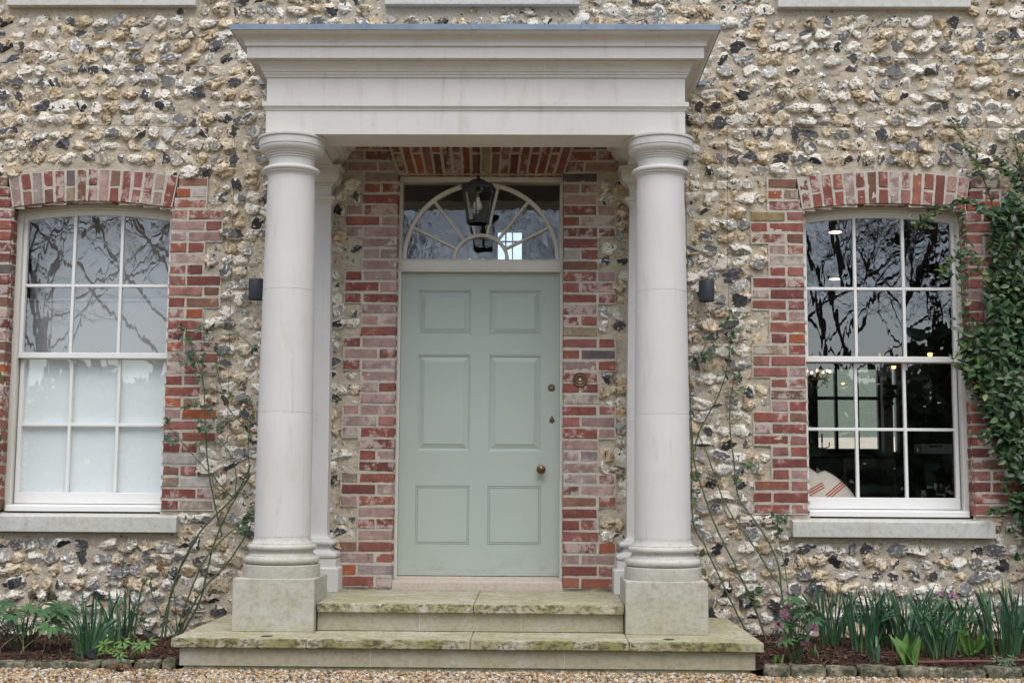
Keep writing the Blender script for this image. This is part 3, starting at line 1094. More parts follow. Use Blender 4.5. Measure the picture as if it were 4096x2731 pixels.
def sash_window(c, label):
    n = 16
    # box frame round the opening, following the arch
    mb = MB()
    ow, iw = HW + 0.008, HW - 0.030
    outer = [(c - ow, 0.852)] + [(c + x, arc_z(x, ow, 2.997, 0.046)) for x in np.linspace(-ow, ow, n)] + [(c + ow, 0.852)]
    inner = [(c - iw, 0.852)] + [(c + x, arc_z(x, iw, 2.957, 0.042)) for x in np.linspace(-iw, iw, n)] + [(c + iw, 0.852)]
    mb.band(outer, inner, 0.112, 0.145)
    ow2, iw2 = HW + 0.008, HW - 0.020
    inner2 = [(c - iw2, 0.852)] + [(c + x, arc_z(x, iw2, 2.970, 0.043)) for x in np.linspace(-iw2, iw2, n)] + [(c + iw2, 0.852)]
    mb.band(outer, inner2, 0.145, 0.26)
    w = mb.build('sash_window', 'cream', HOUSE, bevel=0.003, label=label)
    # sub sill
    mb = MB()
    P = [(0.060, 0.853), (0.060, 0.888), (0.066, 0.893), (0.26, 0.903), (0.26, 0.853)]
    k = len(P)
    x0, x1 = c - HW + 0.024, c + HW - 0.012
    vs = [(x0, y, z) for y, z in P] + [(x1, y, z) for y, z in P]
    mb.add(vs, [tuple(reversed(range(k))), tuple(range(k, 2 * k))] + [(i, (i + 1) % k, (i + 1) % k + k, i + k) for i in range(k)], False)
    mb.build('timber_sill', 'white', w, bevel=0.003)
    GW = 0.5015
    BX = 0.1675
    def bars(mb, y0, y1, zb, zt, zmid, arched):
        for s in (-1, 1):
            x = c + s * BX
            mb.box((x - 0.0105, y0, zb), (x + 0.0105, y1, zt if not arched else arc_z(BX, GW, 2.917, 0.038) + 0.01))
        mb.box((c - GW, y0 + 0.0015, zmid - 0.0105), (c + GW, y1 - 0.0015, zmid + 0.0105))
    # upper sash, in front
    mb = MB()
    sw = HW - 0.028
    o2 = [(c - sw, 1.947)] + [(c + x, arc_z(x, sw, 2.962, 0.042)) for x in np.linspace(-sw, sw, n)] + [(c + sw, 1.947)]
    i2 = [(c - GW, 1.947)] + [(c + x, arc_z(x, GW, 2.917, 0.038)) for x in np.linspace(-GW, GW, n)] + [(c + GW, 1.947)]
    mb.band(o2, i2, 0.147, 0.188)
    mb.box((c - sw, 0.1455, 1.908), (c + sw, 0.190, 1.947))
    bars(mb, 0.151, 0.184, 1.947, 2.92, 2.418, True)
    mb.build('upper_sash', 'white', w, bevel=0.0035)
    # lower sash, behind
    mb = MB()
    o3 = [(c - sw, 0.908), (c - sw, 1.947), (c + sw, 1.947), (c + sw, 0.908)]
    mb.box((c - sw, 0.192, 0.903), (c + sw, 0.233, 0.981))
    mb.box((c - sw, 0.192, 0.981), (c - GW, 0.233, 1.907)); mb.box((c + GW, 0.192, 0.981), (c + sw, 0.233, 1.907))
    mb.box((c - sw, 0.193, 1.907), (c + sw, 0.232, 1.946))
    bars(mb, 0.196, 0.229, 0.981, 1.907, 1.447, False)
    mb.build('lower_sash', 'white', w, bevel=0.0035)
    # panes: each one set at its own very slight angle, as hand-puttied glass is
    mb = MB()
    rd = random.Random(int(c * 10) + 3)
    for (y, zz) in ((0.168, (1.935, 2.418, 2.95)), (0.212, (0.97, 1.447, 1.92))):
        for ix in range(3):
            xa, xb = c - 0.503 + ix * 0.3353 + (0 if ix == 0 else 0.0), c - 0.503 + (ix + 1) * 0.3353
            for iz in range(2):
                tx, tz = rd.uniform(-.006, .006), rd.uniform(-.006, .006)
                za, zb = zz[iz], zz[iz + 1]
                xm, zm = (xa + xb) / 2, (za + zb) / 2
                f = lambda x, z: (x, y + (x - xm) * tx + (z - zm) * tz, z)
                if y < 0.2 and iz == 1:
                    m = 6
                    top = [(x, min(zb, arc_z(x - c, 0.515, 2.927, 0.038))) for x in np.linspace(xb, xa, m)]
                    mb.add([f(xa, za), f(xb, za)] + [f(x, z) for x, z in top], [tuple(range(m + 2))], False)
                else:
                    mb.add([f(xa, za), f(xb, za), f(xb, zb), f(xa, zb)], [(0, 1, 2, 3)], False)
    mb.build('panes', 'pane', w, fix=False)
    mb = MB()
    mb.lathe([(0.013, 0), (0.013, 0.006), (0.006, 0.012), (0.009, 0.018), (0.006, 0.028), (0.0, 0.03)], (c + 0.005, 0.212, 1.9465), 12)
    mb.box((c - 0.028, 0.198, 1.9465), (c + 0.028, 0.226, 1.951))
    mb.build('sash_catch', 'brass', w)
    return w
sash_window(WIN[0], 'white twelve-pane sash window with a white blind drawn behind its lower half')
sash_window(WIN[1], 'white twelve-pane sash window open to a dark room, evergreen growing over one jamb')

# ---- door case, fanlight, door
mb = MB()
for s in (-1, 1):
    a, b = sorted((s * 0.551, s * 0.5725))
    mb.box((a, 0.104, 0.404), (b, 0.20, 2.530))
    a, b = sorted((s * 0.549, s * 0.5725))
    mb.box((a, 0.100, 2.530), (b, 0.22, 3.19))
    a, b = sorted((s * 0.5605, s * 0.5728))
    mb.box((a, 0.092, 0.404), (b, 0.104, 2.530))
mb.box((-0.5725, 0.094, 2.530), (0.5725, 0.22, 2.596))
mb.box((-0.5725, 0.086, 2.518), (0.5725, 0.20, 2.5295))
mb.box((-0.549, 0.100, 3.156), (0.549, 0.22, 3.189))
mb.box((-0.5725, 0.090, 3.176), (0.5725, 0.0995, 3.189))
mb.build('door_frame', 'cream', HOUSE, bevel=0.003)
mb = MB()
N = 40
def arcp(r, a0=0, a1=math.pi, n=N):
    return [(r * math.cos(a0 + (a1 - a0) * i / n), 2.605 + r * math.sin(a0 + (a1 - a0) * i / n)) for i in range(n + 1)]
def ell(rx, rz, n=N):
    return [(rx * math.cos(math.pi * i / n), 2.605 + rz * math.sin(math.pi * i / n)) for i in range(n + 1)]
mb.band(ell(0.549, 0.552), ell(0.520, 0.523), 0.112, 0.150)
mb.band(ell(0.542, 0.545), ell(0.527, 0.530), 0.104, 0.112)
mb.band(ell(0.196, 0.186), ell(0.172, 0.163), 0.112, 0.150)
mb.band(ell(0.190, 0.180), ell(0.178, 0.169), 0.104, 0.112)
mb.box((-0.549, 0.110, 2.596), (0.549, 0.150, 2.608))
for k in range(1, 7):
    a = math.pi * k / 7
    u = Vector((math.cos(a), math.sin(a)))
    pv = Vector((-u.y, u.x))
    p0 = Vector((u.x * 0.190, u.y * 0.180)); p1 = Vector((u.x * 0.53, u.y * 0.532))
    for hw_, ya, yb in ((0.0095, 0.114, 0.148), (0.0055, 0.105, 0.114)):
        q = [p0 - pv * hw_, p1 - pv * hw_, p1 + pv * hw_, p0 + pv * hw_]
        mb.prism([(v.x, 2.605 + v.y) for v in q], ya, yb)
fan = mb.build('fanlight', 'cream', HOUSE, bevel=0.0025)
mb = MB()
tl = 0.006
mb.add([(-0.552, 0.135, 2.60), (0.552, 0.135, 2.60), (0.552, 0.135 + tl * 0.56, 3.162), (-0.552, 0.135 + tl * 0.56, 3.162)], [(0, 1, 2, 3)], False)
mb.build('fanlight_pane', 'fan_pane', fan, fix=False)

def raised_panel(mb, x0, x1, z0, z1, y):
    """nested rectangles: lip, ovolo, sloped border, raised field"""
    rings = [(0.0, 0.0), (0.003, 0.004), (0.009, 0.005), (0.0135, 0.0125), (0.0165, 0.0135), (0.046, 0.0035), (0.0475, 0.0005), (0.049, 0.0)]
    vs, fs = [], []
    for (i, d) in rings:
        vs += [(x0 + i, y + d, z0 + i), (x1 - i, y + d, z0 + i), (x1 - i, y + d, z1 - i), (x0 + i, y + d, z1 - i)]
    for k in range(len(rings) - 1):
        for j in range(4):
            l = (j + 1) % 4
            fs.append((4 * k + j, 4 * k + l, 4 * k + 4 + l, 4 * k + 4 + j))
    e = 4 * (len(rings) - 1)
    fs.append((e, e + 1, e + 2, e + 3))
    mb.add(vs, fs, False)
def flush_panel(mb, x0, x1, z0, z1, y):
    rings = [(0.0, 0.0), (0.001, 0.006), (0.0035, 0.006), (0.0045, 0.0), (0.0125, 0.0), (0.0135, 0.006), (0.016, 0.006), (0.017, 0.0)]
    vs, fs = [], []
    for (i, d) in rings:
        vs += [(x0 + i, y + d, z0 + i), (x1 - i, y + d, z0 + i), (x1 - i, y + d, z1 - i), (x0 + i, y + d, z1 - i)]
    for k in range(len(rings) - 1):
        for j in range(4):
            l = (j + 1) % 4
            fs.append((4 * k + j, 4 * k + l, 4 * k + 4 + l, 4 * k + 4 + j))
    e = 4 * (len(rings) - 1)
    fs.append((e, e + 1, e + 2, e + 3))
    mb.add(vs, fs, False)

mb = MB()
YD = 0.140
xs = [-0.5495, -0.433, -0.064, 0.061, 0.424, 0.5495]
zs_ = [0.437, 0.647, 1.044, 1.281, 1.944, 2.075, 2.396, 2.5165]
for i in range(5):
    for j in range(7):
        if i in (1, 3) and j in (1, 3, 5):
            (flush_panel if j == 1 else raised_panel)(mb, xs[i], xs[i + 1], zs_[j], zs_[j + 1], YD)
        else:
            mb.add([(xs[i], YD, zs_[j]), (xs[i + 1], YD, zs_[j]), (xs[i + 1], YD, zs_[j + 1]), (xs[i], YD, zs_[j + 1])], [(0, 1, 2, 3)], False)
a, b, c_, d = xs[0], xs[-1], zs_[0], zs_[-1]
mb.add([(a, YD, c_), (b, YD, c_), (b, YD, d), (a, YD, d), (a, YD + 0.05, c_), (b, YD + 0.05, c_), (b, YD + 0.05, d), (a, YD + 0.05, d)],
       [(0, 4, 5, 1), (1, 5, 6, 2), (2, 6, 7, 3), (3, 7, 4, 0), (4, 7, 6, 5)], False)
door = mb.build('front_door', 'sage', HOUSE, fix=False, label='sage green six-panel front door with bronze knob')
mb = MB()
mb.lathe([(0.030, 0.0), (0.030, 0.004), (0.017, 0.008), (0.0125, 0.016), (0.0125, 0.030), (0.020, 0.036), (0.029, 0.046), (0.0305, 0.055), (0.026, 0.064), (0.014, 0.070), (0.009, 0.0735), (0.0, 0.0745)], (0.425, YD, 1.158), 32, 'y')
mb.build('door_knob', 'bronze', door)
mb = MB()
mb.lathe([(0.0245, 0.0), (0.0245, 0.006), (0.021, 0.010), (0.016, 0.0105), (0.0155, 0.013), (0.0, 0.013)], (0.495, YD, 1.719), 28, 'y')
mb.lathe([(0.0068, 0.0), (0.0062, 0.003), (0.0, 0.003)], (0.495, YD - 0.013, 1.717), 16, 'y', 1)
mb.box((0.4937, YD - 0.0165, 1.7135), (0.4963, YD - 0.0158, 1.7195), 2)
mb.build('cylinder_lock', ['bronze', 'brass', 'dark_hole'], door)
mb = MB()
mb.lathe([(0.0175, 0.0), (0.0175, 0.004), (0.013, 0.008), (0.0, 0.009)], (0.499, YD, 1.494), 24, 'y')
mb.lathe([(0.0065, 0.0), (0.0065, 0.005), (0.0, 0.007)], (0.499, YD, 1.5155), 14, 'y', 1)
mb.build('keyhole_cover', ['bronze', 'black_iron'], door)
mb = MB()
P = [(-0.006, 0.345), (-0.006, 0.402), (0.0, 0.407), (0.10, 0.424), (0.13, 0.432), (0.20, 0.432), (0.20, 0.345)]
k = len(P)
vs = [(-0.571, y, z) for y, z in P] + [(0.571, y, z) for y, z in P]
mb.add(vs, [tuple(reversed(range(k))), tuple(range(k, 2 * k))] + [(i, (i + 1) % k, (i + 1) % k + k, i + k) for i in range(k)], False)
mb.build('door_threshold', 'threshold_stone', HOUSE, bevel=0.004)
#=====PART3=====
# ------------------------------------------------------------------ portico
PORT = tag(empty('portico', (0, -0.8, 0.185)), 'pale limestone portico on two round columns with lead roof over the green front door', 'portico')
CX = 1.160

def arc_prof(rc, zc, rad, a0, a1, n=7):
    return [(rc + rad * math.cos(a0 + (a1 - a0) * i / n), zc + rad * math.sin(a0 + (a1 - a0) * i / n)) for i in range(n + 1)]

def torus_prof(r_out, z0, z1, n=9):
    h = (z1 - z0) / 2
    return [(r_out - h + h * math.cos(a), (z0 + z1) / 2 + h * math.sin(a)) for a in np.linspace(-math.pi / 2, math.pi / 2, n)]

base_prof = [(0.2305, 0.4935), (0.2315, 0.498), (0.2315, 0.5635), (0.2295, 0.5665), (0.205, 0.5675), (0.205, 0.570)]
base_prof += torus_prof(0.2295, 0.5705, 0.6165)
base_prof += [(0.206, 0.6175), (0.206, 0.6215), (0.196, 0.628), (0.188, 0.637), (0.188, 0.643), (0.190, 0.648), (0.190, 0.652)]
base_prof += torus_prof(0.2105, 0.6525, 0.687)
base_prof += [(0.193, 0.6875), (0.193, 0.6945), (0.184, 0.698), (0.1755, 0.708), (0.171, 0.722), (0.170, 0.7335)]

def shaft_prof():
    out = [(0.1700, 0.7342)]
    js = (1.483, 2.242)
    zs = sorted([0.735 + (2.955 - 0.735) * i / 24 for i in range(25)])
    for z in zs:
        t = (z - 0.735) / 2.22
        r = 0.1705 - 0.0005 * t - 0.0235 * t ** 1.8
        out.append((r, z))
    res = []
    for i, (r, z) in enumerate(out):
        res.append((r, z))
        for j in js:
            if i + 1 < len(out) and z < j <= out[i + 1][1]:
                res += [(r - 0.0004, j - 0.0022), (r - 0.0028, j), (r - 0.0004, j + 0.0022)]
    return res
cap_prof = [(0.1465, 2.955), (0.149, 2.966), (0.155, 2.975), (0.163, 2.9785), (0.165, 2.979), (0.165, 2.986)]
cap_prof += torus_prof(0.1790, 2.9865, 3.0165)
cap_prof += [(0.146, 3.018), (0.143, 3.024), (0.142, 3.035), (0.1425, 3.068), (0.146, 3.0735), (0.1515, 3.0745), (0.1515, 3.0835), (0.1495, 3.085), (0.1605, 3.087), (0.1605, 3.0955), (0.158, 3.097), (0.169, 3.099), (0.170, 3.106)]
cap_prof += arc_prof(0.166, 3.1445, 0.0365, -math.pi / 2 + 0.1, 0.0, 9)[0:] 
cap_prof += [(0.2025, 3.1445), (0.1995, 3.1455), (0.206, 3.1475), (0.2065, 3.150), (0.2065, 3.187), (0.2045, 3.1905), (0.2135, 3.193), (0.216, 3.197), (0.2165, 3.2075), (0.10, 3.2075)]

def make_column(s):
    mb = MB()
    x = s * CX
    mb.lathe(shaft_prof(), (x, -0.807, 0), 64)
    col = mb.build('column', 'limestone', PORT, angle=28)
    mb = MB()
    mb.lathe(cap_prof, (x, -0.807, 0), 64)
    mb.build('capital', 'limestone', col, angle=28)
    mb = MB()
    mb.lathe(base_prof, (x, -0.807, 0), 64)
    mb.build('column_base', 'base_stone', col, angle=28)
    mb = MB()
    mb.box((x - 0.2425, -1.0495, 0.1845), (x + 0.2425, -0.5645, 0.4927))
    mb.build('plinth_block', 'block_stone', col, bevel=0.005)
make_column(-1)
make_column(1)

def square_sweep(mb, prof, cx, hw0, yb, yf0, mi=0):
    """profile (offset, z) run round the front and two sides of a pilaster"""
    vs = []
    for (p, z) in prof:
        vs += [(cx - hw0 - p, yb, z), (cx - hw0 - p, yf0 - p, z), (cx + hw0 + p, yf0 - p, z), (cx + hw0 + p, yb, z)]
    fs = []
    for k in range(len(prof) - 1):
        for j in range(3):
            fs.append((4 * k + j, 4 * k + j + 1, 4 * k + 5 + j, 4 * k + 4 + j))
    e = 4 * (len(prof) - 1)
    fs.append((e, e + 1, e + 2, e + 3))
    fs.append((3, 2, 1, 0))
    mb.add(vs, fs, False, mi)

for s in (-1, 1):
    x = s * CX
    mb = MB()
    sh = [(0.027, 0.72), (0.0255, 0.735)]
    for i in range(17):
        t = i / 16
        z = 0.74 + (2.94 - 0.74) * t
        sh.append((0.0255 - 0.0265 * t ** 1.8, z))
    out = []
    for i, (p, z) in enumerate(sh):
        out.append((p, z))
        for j in (1.472, 2.222):
            if i + 1 < len(sh) and z < j <= sh[i + 1][1]:
                out += [(p, j - 0.0024), (p - 0.0025, j), (p, j + 0.0024)]
    square_sweep(mb, out, x, 0.140, 0.03, -0.10)
    pil = mb.build('pilaster', 'limestone', PORT, angle=28)
    mb = MB()
    cp = [(0.0, 2.94), (0.003, 2.950), (0.010, 2.958), (0.017, 2.9665), (0.017, 2.973)] + [(0.020 + 0.012 * math.cos(a), 2.988 + 0.0145 * math.sin(a)) for a in np.linspace(-math.pi / 2, math.pi / 2, 7)]
    cp += [(0.002, 3.0035), (0.0, 3.010), (0.0, 3.058), (0.006, 3.064), (0.006, 3.073), (0.013, 3.0745), (0.013, 3.083), (0.019, 3.0845), (0.019, 3.091)]
    cp += [(0.019 + 0.040 * math.sin(a), 3.091 + 0.05 * (1 - math.cos(a))) for a in np.linspace(0.2, math.pi / 2, 7)]
    cp += [(0.060, 3.1442), (0.060, 3.190), (0.072, 3.1925), (0.075, 3.2075)]
    square_sweep(mb, cp, x, 0.140, 0.03, -0.10)
    mb.build('capital', 'limestone', pil)
    mb = MB()
    bp = [(0.118, 0.349), (0.118, 0.498), (0.106, 0.508), (0.099, 0.509), (0.099, 0.560)]
    bp += [(0.0765 + 0.0235 * math.cos(a), 0.5845 + 0.0235 * math.sin(a)) for a in np.linspace(-math.pi / 2, math.pi / 2, 9)]
    bp += [(0.066, 0.612), (0.056, 0.620), (0.048, 0.632), (0.048, 0.642), (0.050, 0.648)]
    bp += [(0.064 + 0.017 * math.cos(a), 0.6655 + 0.017 * math.sin(a)) for a in np.linspace(-math.pi / 2, math.pi / 2, 9)]
    bp += [(0.052, 0.6835), (0.052, 0.690), (0.040, 0.695), (0.031, 0.707), (0.027, 0.72)]
    square_sweep(mb, bp, x, 0.140, 0.03, -0.10)
    mb.build('pilaster_base', 'limestone', pil)

# entablature
EH, EY = 1.302, -0.945
prof = [(-0.302, 3.40), (-0.302, 3.2086), (0.0, 3.2086), (0.0, 3.360), (0.006, 3.3605), (0.006, 3.367), (0.012, 3.373), (0.016, 3.381), (0.022, 3.3825), (0.022, 3.4105), (0.0, 3.412), (0.0, 3.566)]
prof += [(0.004, 3.566), (0.010, 3.570), (0.014, 3.578), (0.016, 3.586), (0.022, 3.5875), (0.022, 3.600), (0.029, 3.6015), (0.029, 3.6045), (0.031, 3.612)]
prof += [(0.031 + 0.034 * (1 - math.cos(a)), 3.612 + 0.040 * math.sin(a)) for a in np.linspace(0.2, math.pi / 2, 7)]
prof += [(0.072, 3.653), (0.072, 3.659), (0.092, 3.660), (0.095, 3.656), (0.098, 3.660), (0.107, 3.661), (0.107, 3.731), (0.110, 3.733), (0.121, 3.7345), (0.121, 3.7585), (0.124, 3.7595), (0.124, 3.768), (0.127, 3.7695), (0.129, 3.7735)]
prof += [(0.129 + 0.060 * t, 3.7735 + 0.036 * (0.62 * t + 0.38 * t * t + 0.10 * math.sin(2 * math.pi * t))) for t in np.linspace(0.12, 1, 8)]
prof += [(0.193, 3.811), (0.193, 3.822)]
def sweep3(mb, pr, mi=0):
    vs, fs = [], []
    for (p, z) in pr:
        vs += [(-EH - p, 0.05, z), (-EH - p, EY - p, z), (EH + p, EY - p, z), (EH + p, 0.05, z)]
    for k in range(len(pr) - 1):
        for j in range(3):
            fs.append((4 * k + j, 4 * k + j + 1, 4 * k + 5 + j, 4 * k + 4 + j))
    mb.add(vs, fs, True, mi)
mb = MB()
sweep3(mb, prof)
mb.smooth = False
# joints in the masonry, pointed a shade lighter
def joint(x, pr):
    w = 0.0016
    vs, fs = [], []
    for i, (p, z) in enumerate(pr):
        vs += [(x - w, EY - p - 0.0006, z), (x + w, EY - p - 0.0006, z)]
    for k in range(len(pr) - 1):
        fs.append((2 * k, 2 * k + 1, 2 * k + 3, 2 * k + 2))
    mb.add(vs, fs, False, 1)
ia = [i for i, q in enumerate(prof) if q[0] == 0.0]
split = prof.index((0.107, 3.661))
for x in (-0.436, 0.430):
    joint(x, prof[2:split - 3])
    mb.add([(x - .0016, EY + 0.001, 3.2078), (x + .0016, EY + 0.001, 3.2078), (x + .0016, EY + 0.30, 3.2078), (x - .0016, EY + 0.30, 3.2078)], [(0, 3, 2, 1)], False, 1)
for x in (-0.8675, -0.004, 0.8635):
    joint(x, prof[split:])
ent = mb.build('entablature', ['limestone', 'joint'], PORT, angle=24, fix=False)
# inside cornice under the porch ceiling, running along the two side beams, and the ceiling itself
mb = MB()
cp = [(1.0, 3.232), (0.992, 3.236), (0.955, 3.2665), (0.950, 3.273), (0.930, 3.285), (0.912, 3.305), (0.902, 3.326), (0.898, 3.3405), (0.880, 3.342), (0.870, 3.352), (0.868, 3.40), (1.0, 3.40)]
for s in (-1, 1):
    P = [(s * x, z) for x, z in cp]
    if s > 0:
        P = P[::-1]
    mb.prism(P, -0.642, 0.02)
mb.box((-1.02, -0.66, 3.401), (1.02, 0.05, 3.44))
mb.build('porch_ceiling', 'limestone', ent, bevel=0.0)
# lead roof with rolled drips
mb = MB()
p = 0.197
hx, fy = EH + p, EY - p
n = 60
xs_ = np.linspace(-hx, hx, n)
rd = random.Random(3)
top, bot = [], []
for x in xs_:
    top.append(3.8455 + 0.0018 * mn.noise(Vector((x * 3, 1, 0))))
    bot.append(3.8095 + 0.0022 * mn.noise(Vector((x * 5, 7, 0))))
vs, fs = [], []
for i, x in enumerate(xs_):
    vs += [(x, fy + 0.02, bot[i] + 0.002), (x, fy, bot[i]), (x, fy - 0.001, top[i] - 0.004), (x, fy + 0.004, top[i]), (x, -0.3, 3.885), (x, 0.045, 3.93)]
for i in range(n - 1):
    for k in range(5):
        fs.append((6 * i + k, 6 * i + 6 + k, 6 * i + 7 + k, 6 * i + k + 1))
mb.add(vs, fs, True)
for s in (-1, 1):
    x = s * hx
    q = [(fy, 3.8095), (fy, 3.8455), (-0.3, 3.885), (0.045, 3.93), (0.045, 3.8095)]
    f = (0, 1, 2, 3, 4) if s > 0 else (4, 3, 2, 1, 0)
    mb.add([(x, a, b) for a, b in q], [f], False)
    mb.add([(x, fy, 3.8095), (x, 0.045, 3.8095), (x - s * 0.02, 0.045, 3.8115), (x - s * 0.02, fy + 0.02, 3.8115)], [(0, 1, 2, 3)], False)
for x in (-0.673, -0.005, 0.665):
    mb.box((x - 0.013, fy - 0.005, 3.8085), (x + 0.013, fy + 0.01, 3.853))
    mb.add([(x - 0.016, fy, 3.853), (x + 0.016, fy, 3.853), (x + 0.016, 0.0, 3.945), (x - 0.016, 0.0, 3.945), (x, fy, 3.868), (x, 0.0, 3.96)], [(0, 4, 5, 3), (4, 1, 2, 5), (0, 1, 4)], False)
for s in (-1, 1):
    a, b = sorted((s * 1.49, s * 1.553))
    mb.box((a, -0.035, 3.812), (b, 0.0, 3.838))
mb.build('lead_roof', 'lead', PORT, angle=40)

# ------------------------------------------------------------------ steps
ST = tag(empty('stone_steps', (0, -0.7, 0.0)), 'two wide mossy stone steps leading up to the green front door', 'steps')
G = 0.0016
def slab(poly, z0, z1, name='tread_slab', mk='tread_stone'):
    mb = MB()
    n = len(poly)
    vs = [(x, y, z0) for x, y in poly] + [(x, y, z1) for x, y in poly]
    fs = [tuple(reversed(range(n))), tuple(range(n, 2 * n))] + [(i, (i + 1) % n, (i + 1) % n + n, i + n) for i in range(n)]
    mb.add(vs, fs, False)
    return mb.build(name, mk, ST, bevel=0.0055, seg=2)
F1, Z1 = -1.40, 0.185
W1 = 1.663
# outer step: two front slabs between the mitres and L-shaped returns round the columns
slab([(-0.9 + G, F1), (0.022 - G, F1), (0.022 - G, -0.9605), (-0.91 + G, -0.9605), (-0.91 + G, -1.10)], Z1 - 0.0505, Z1 + 0.0003)
slab([(0.022 + G, F1), (0.912 - G, F1), (0.912 - G, -0.9605), (0.022 + G, -0.9605)], Z1 - 0.051, Z1)
slab([(-W1, F1), (-0.9 - G, F1), (-0.91 - G, -1.10), (-0.91 - G, -0.96), (-0.915, 0.0), (-W1, 0.0)], Z1 - 0.0515, Z1 - 0.0004)
slab([(0.912 + G, F1), (W1, F1), (W1, 0.0), (0.912 + G, 0.0)], Z1 - 0.052, Z1 - 0.0002)
for (a, b) in ((-1.622, -0.541), (-0.541, 0.5505), (0.5505, 1.622)):
    mb = MB(); mb.box((a + 0.001, -1.362, 0.030), (b - 0.001, -1.25, Z1 - 0.053))
    mb.build('step_riser', 'riser_stone', ST, bevel=0.002)
for s in (-1, 1):
    a, b = sorted((s * 1.620, s * 1.5))
    mb = MB(); mb.box((a, -1.249, -0.02), (b, 0.0, Z1 - 0.053)); mb.build('step_riser', 'riser_stone', ST, bevel=0.002)
for x in (-0.541, 0.5505):
    mb = MB(); mb.box((x - 0.0025, -1.3605, 0.031), (x + 0.0025, -1.26, Z1 - 0.054)); mb.build('mortar_joint', 'joint', ST)
mb = MB(); mb.box((-1.60, -1.345, -0.06), (1.60, -1.24, 0.0295)); mb.build('footing', 'tread_stone', ST, bevel=0.004)
# landing
Z2 = 0.3475
slab([(-0.9095, -1.0), (0.022 - G, -1.0), (0.022 - G, -0.004), (-0.935, -0.004)], Z2 - 0.052, Z2)
slab([(0.022 + G, -1.0), (0.912, -1.0), (0.936, -0.004), (0.022 + G, -0.004)], Z2 - 0.0525, Z2 - 0.0003)
slab([(-1.32, -0.560), (-0.922, -0.560), (-0.938, -0.004), (-1.32, -0.004)], Z2 - 0.0515, Z2 - 0.0006)
slab([(0.924, -0.560), (1.32, -0.560), (1.32, -0.004), (0.939, -0.004)], Z2 - 0.0512, Z2 - 0.0004)
for (a, b) in ((-0.9095, -0.2995), (-0.2995, 0.304), (0.304, 0.911)):
    mb = MB(); mb.box((a + 0.001, -0.962, Z1 + 0.002), (b - 0.001, -0.85, Z2 - 0.0535)); mb.build('step_riser', 'riser_stone', ST, bevel=0.002)
for x in (-0.2995, 0.304):
    mb = MB(); mb.box((x - 0.0024, -0.9605, Z1 + 0.003), (x + 0.0024, -0.86, Z2 - 0.054)); mb.build('mortar_joint', 'joint', ST)
for a, b in ((-1.30, -0.93), (0.93, 1.30)):
    mb = MB(); mb.box((a, -0.555, Z1 + 0.001), (b, -0.01, Z2 - 0.054)); mb.build('landing_core', 'riser_stone', ST)
# recessed ground lights in the lower step
for s, t in ((-1, 'left'), (1, 'right')):
    mb = MB()
    mb.lathe([(0.033, 0.0), (0.033, 0.002), (0.027, 0.0032), (0.0, 0.0032)], (s * 1.147, -1.268, Z1), 28)
    o = mb.build('recessed_light', 'plastic', angle=30)
    tag(o, 'small round recessed light in the mossy step before the %s column' % t, 'recessed light', 'recessed step lights')

# ------------------------------------------------------------------ lantern, wall lamps, bell
LC = (-0.002, -0.35)
t = tag(empty('hanging_lantern', (LC[0], LC[1], 2.765)), 'black six-sided glass lantern hanging on a chain before the fanlight', 'lantern')
mb = MB()
def hexring(r, z, a0=math.pi / 6):
    return [(LC[0] + r * math.cos(a0 + k * math.pi / 3), LC[1] + r * math.sin(a0 + k * math.pi / 3), z) for k in range(6)]
AH0 = 0.42
def hexsweep(mb, pr, mi=0):
    vs, fs = [], []
    for r, z in pr:
        vs += hexring(r, z, AH0)
    for k in range(len(pr) - 1):
        for j in range(6):
            l = (j + 1) % 6
            fs.append((6 * k + j, 6 * k + l, 6 * k + 6 + l, 6 * k + 6 + j))
    fs.append(tuple(reversed(range(6)))); fs.append(tuple(range(len(vs) - 6, len(vs))))
    mb.add(vs, fs, False, mi)
# cap
hexsweep(mb, [(0.110, 2.993), (0.121, 2.996), (0.122, 3.008), (0.118, 3.010), (0.118, 3.020), (0.112, 3.024), (0.085, 3.032), (0.058, 3.048), (0.044, 3.060), (0.020, 3.066), (0.012, 3.075), (0.0135, 3.082), (0.008, 3.09)])
cap = mb.build('lantern_cap', 'black_iron', t, bevel=0.0012)
mb = MB()
for k in range(6):
    a0 = AH0 + k * math.pi / 3
    for j in range(9):
        f = (j + 0.5) / 9
        p0 = Vector((math.cos(a0), math.sin(a0))) * 0.1205; p1 = Vector((math.cos(a0 + math.pi / 3), math.sin(a0 + math.pi / 3))) * 0.1205
        q = p0.lerp(p1, f)
        mb.lathe([(0.0, -0.0022), (0.0038, 0.0), (0.0, 0.0022)], (LC[0] + q.x, LC[1] + q.y, 3.0145), 8)
mb.build('beading', 'bronze', cap)
mb = MB()
R0, R1 = 0.113, 0.076
for k in range(6):
    a = AH0 + k * math.pi / 3
    c, s = math.cos(a), math.sin(a)
    mb.tube([(LC[0] + R1 * c, LC[1] + R1 * s, 2.785), (LC[0] + R0 * c, LC[1] + R0 * s, 2.994)], 0.0042, 0.0042, 4)
hexsweep(mb, [(0.078, 2.765), (0.082, 2.768), (0.082, 2.776), (0.076, 2.786), (0.068, 2.786), (0.068, 2.765)])
fr = mb.build('lantern_frame', 'black_iron', t)
mb = MB()
for k in range(6):
    a, b = AH0 + k * math.pi / 3, AH0 + (k + 1) * math.pi / 3
    q = lambda an, r, z: (LC[0] + r * math.cos(an), LC[1] + r * math.sin(an), z)
    mb.add([q(a, R1 * .985, 2.787), q(b, R1 * .985, 2.787), q(b, R0 * .985, 2.993), q(a, R0 * .985, 2.993)], [(0, 1, 2, 3)], False)
mb.build('lantern_glass', 'lantern_glass', t, fix=False)
mb = MB()
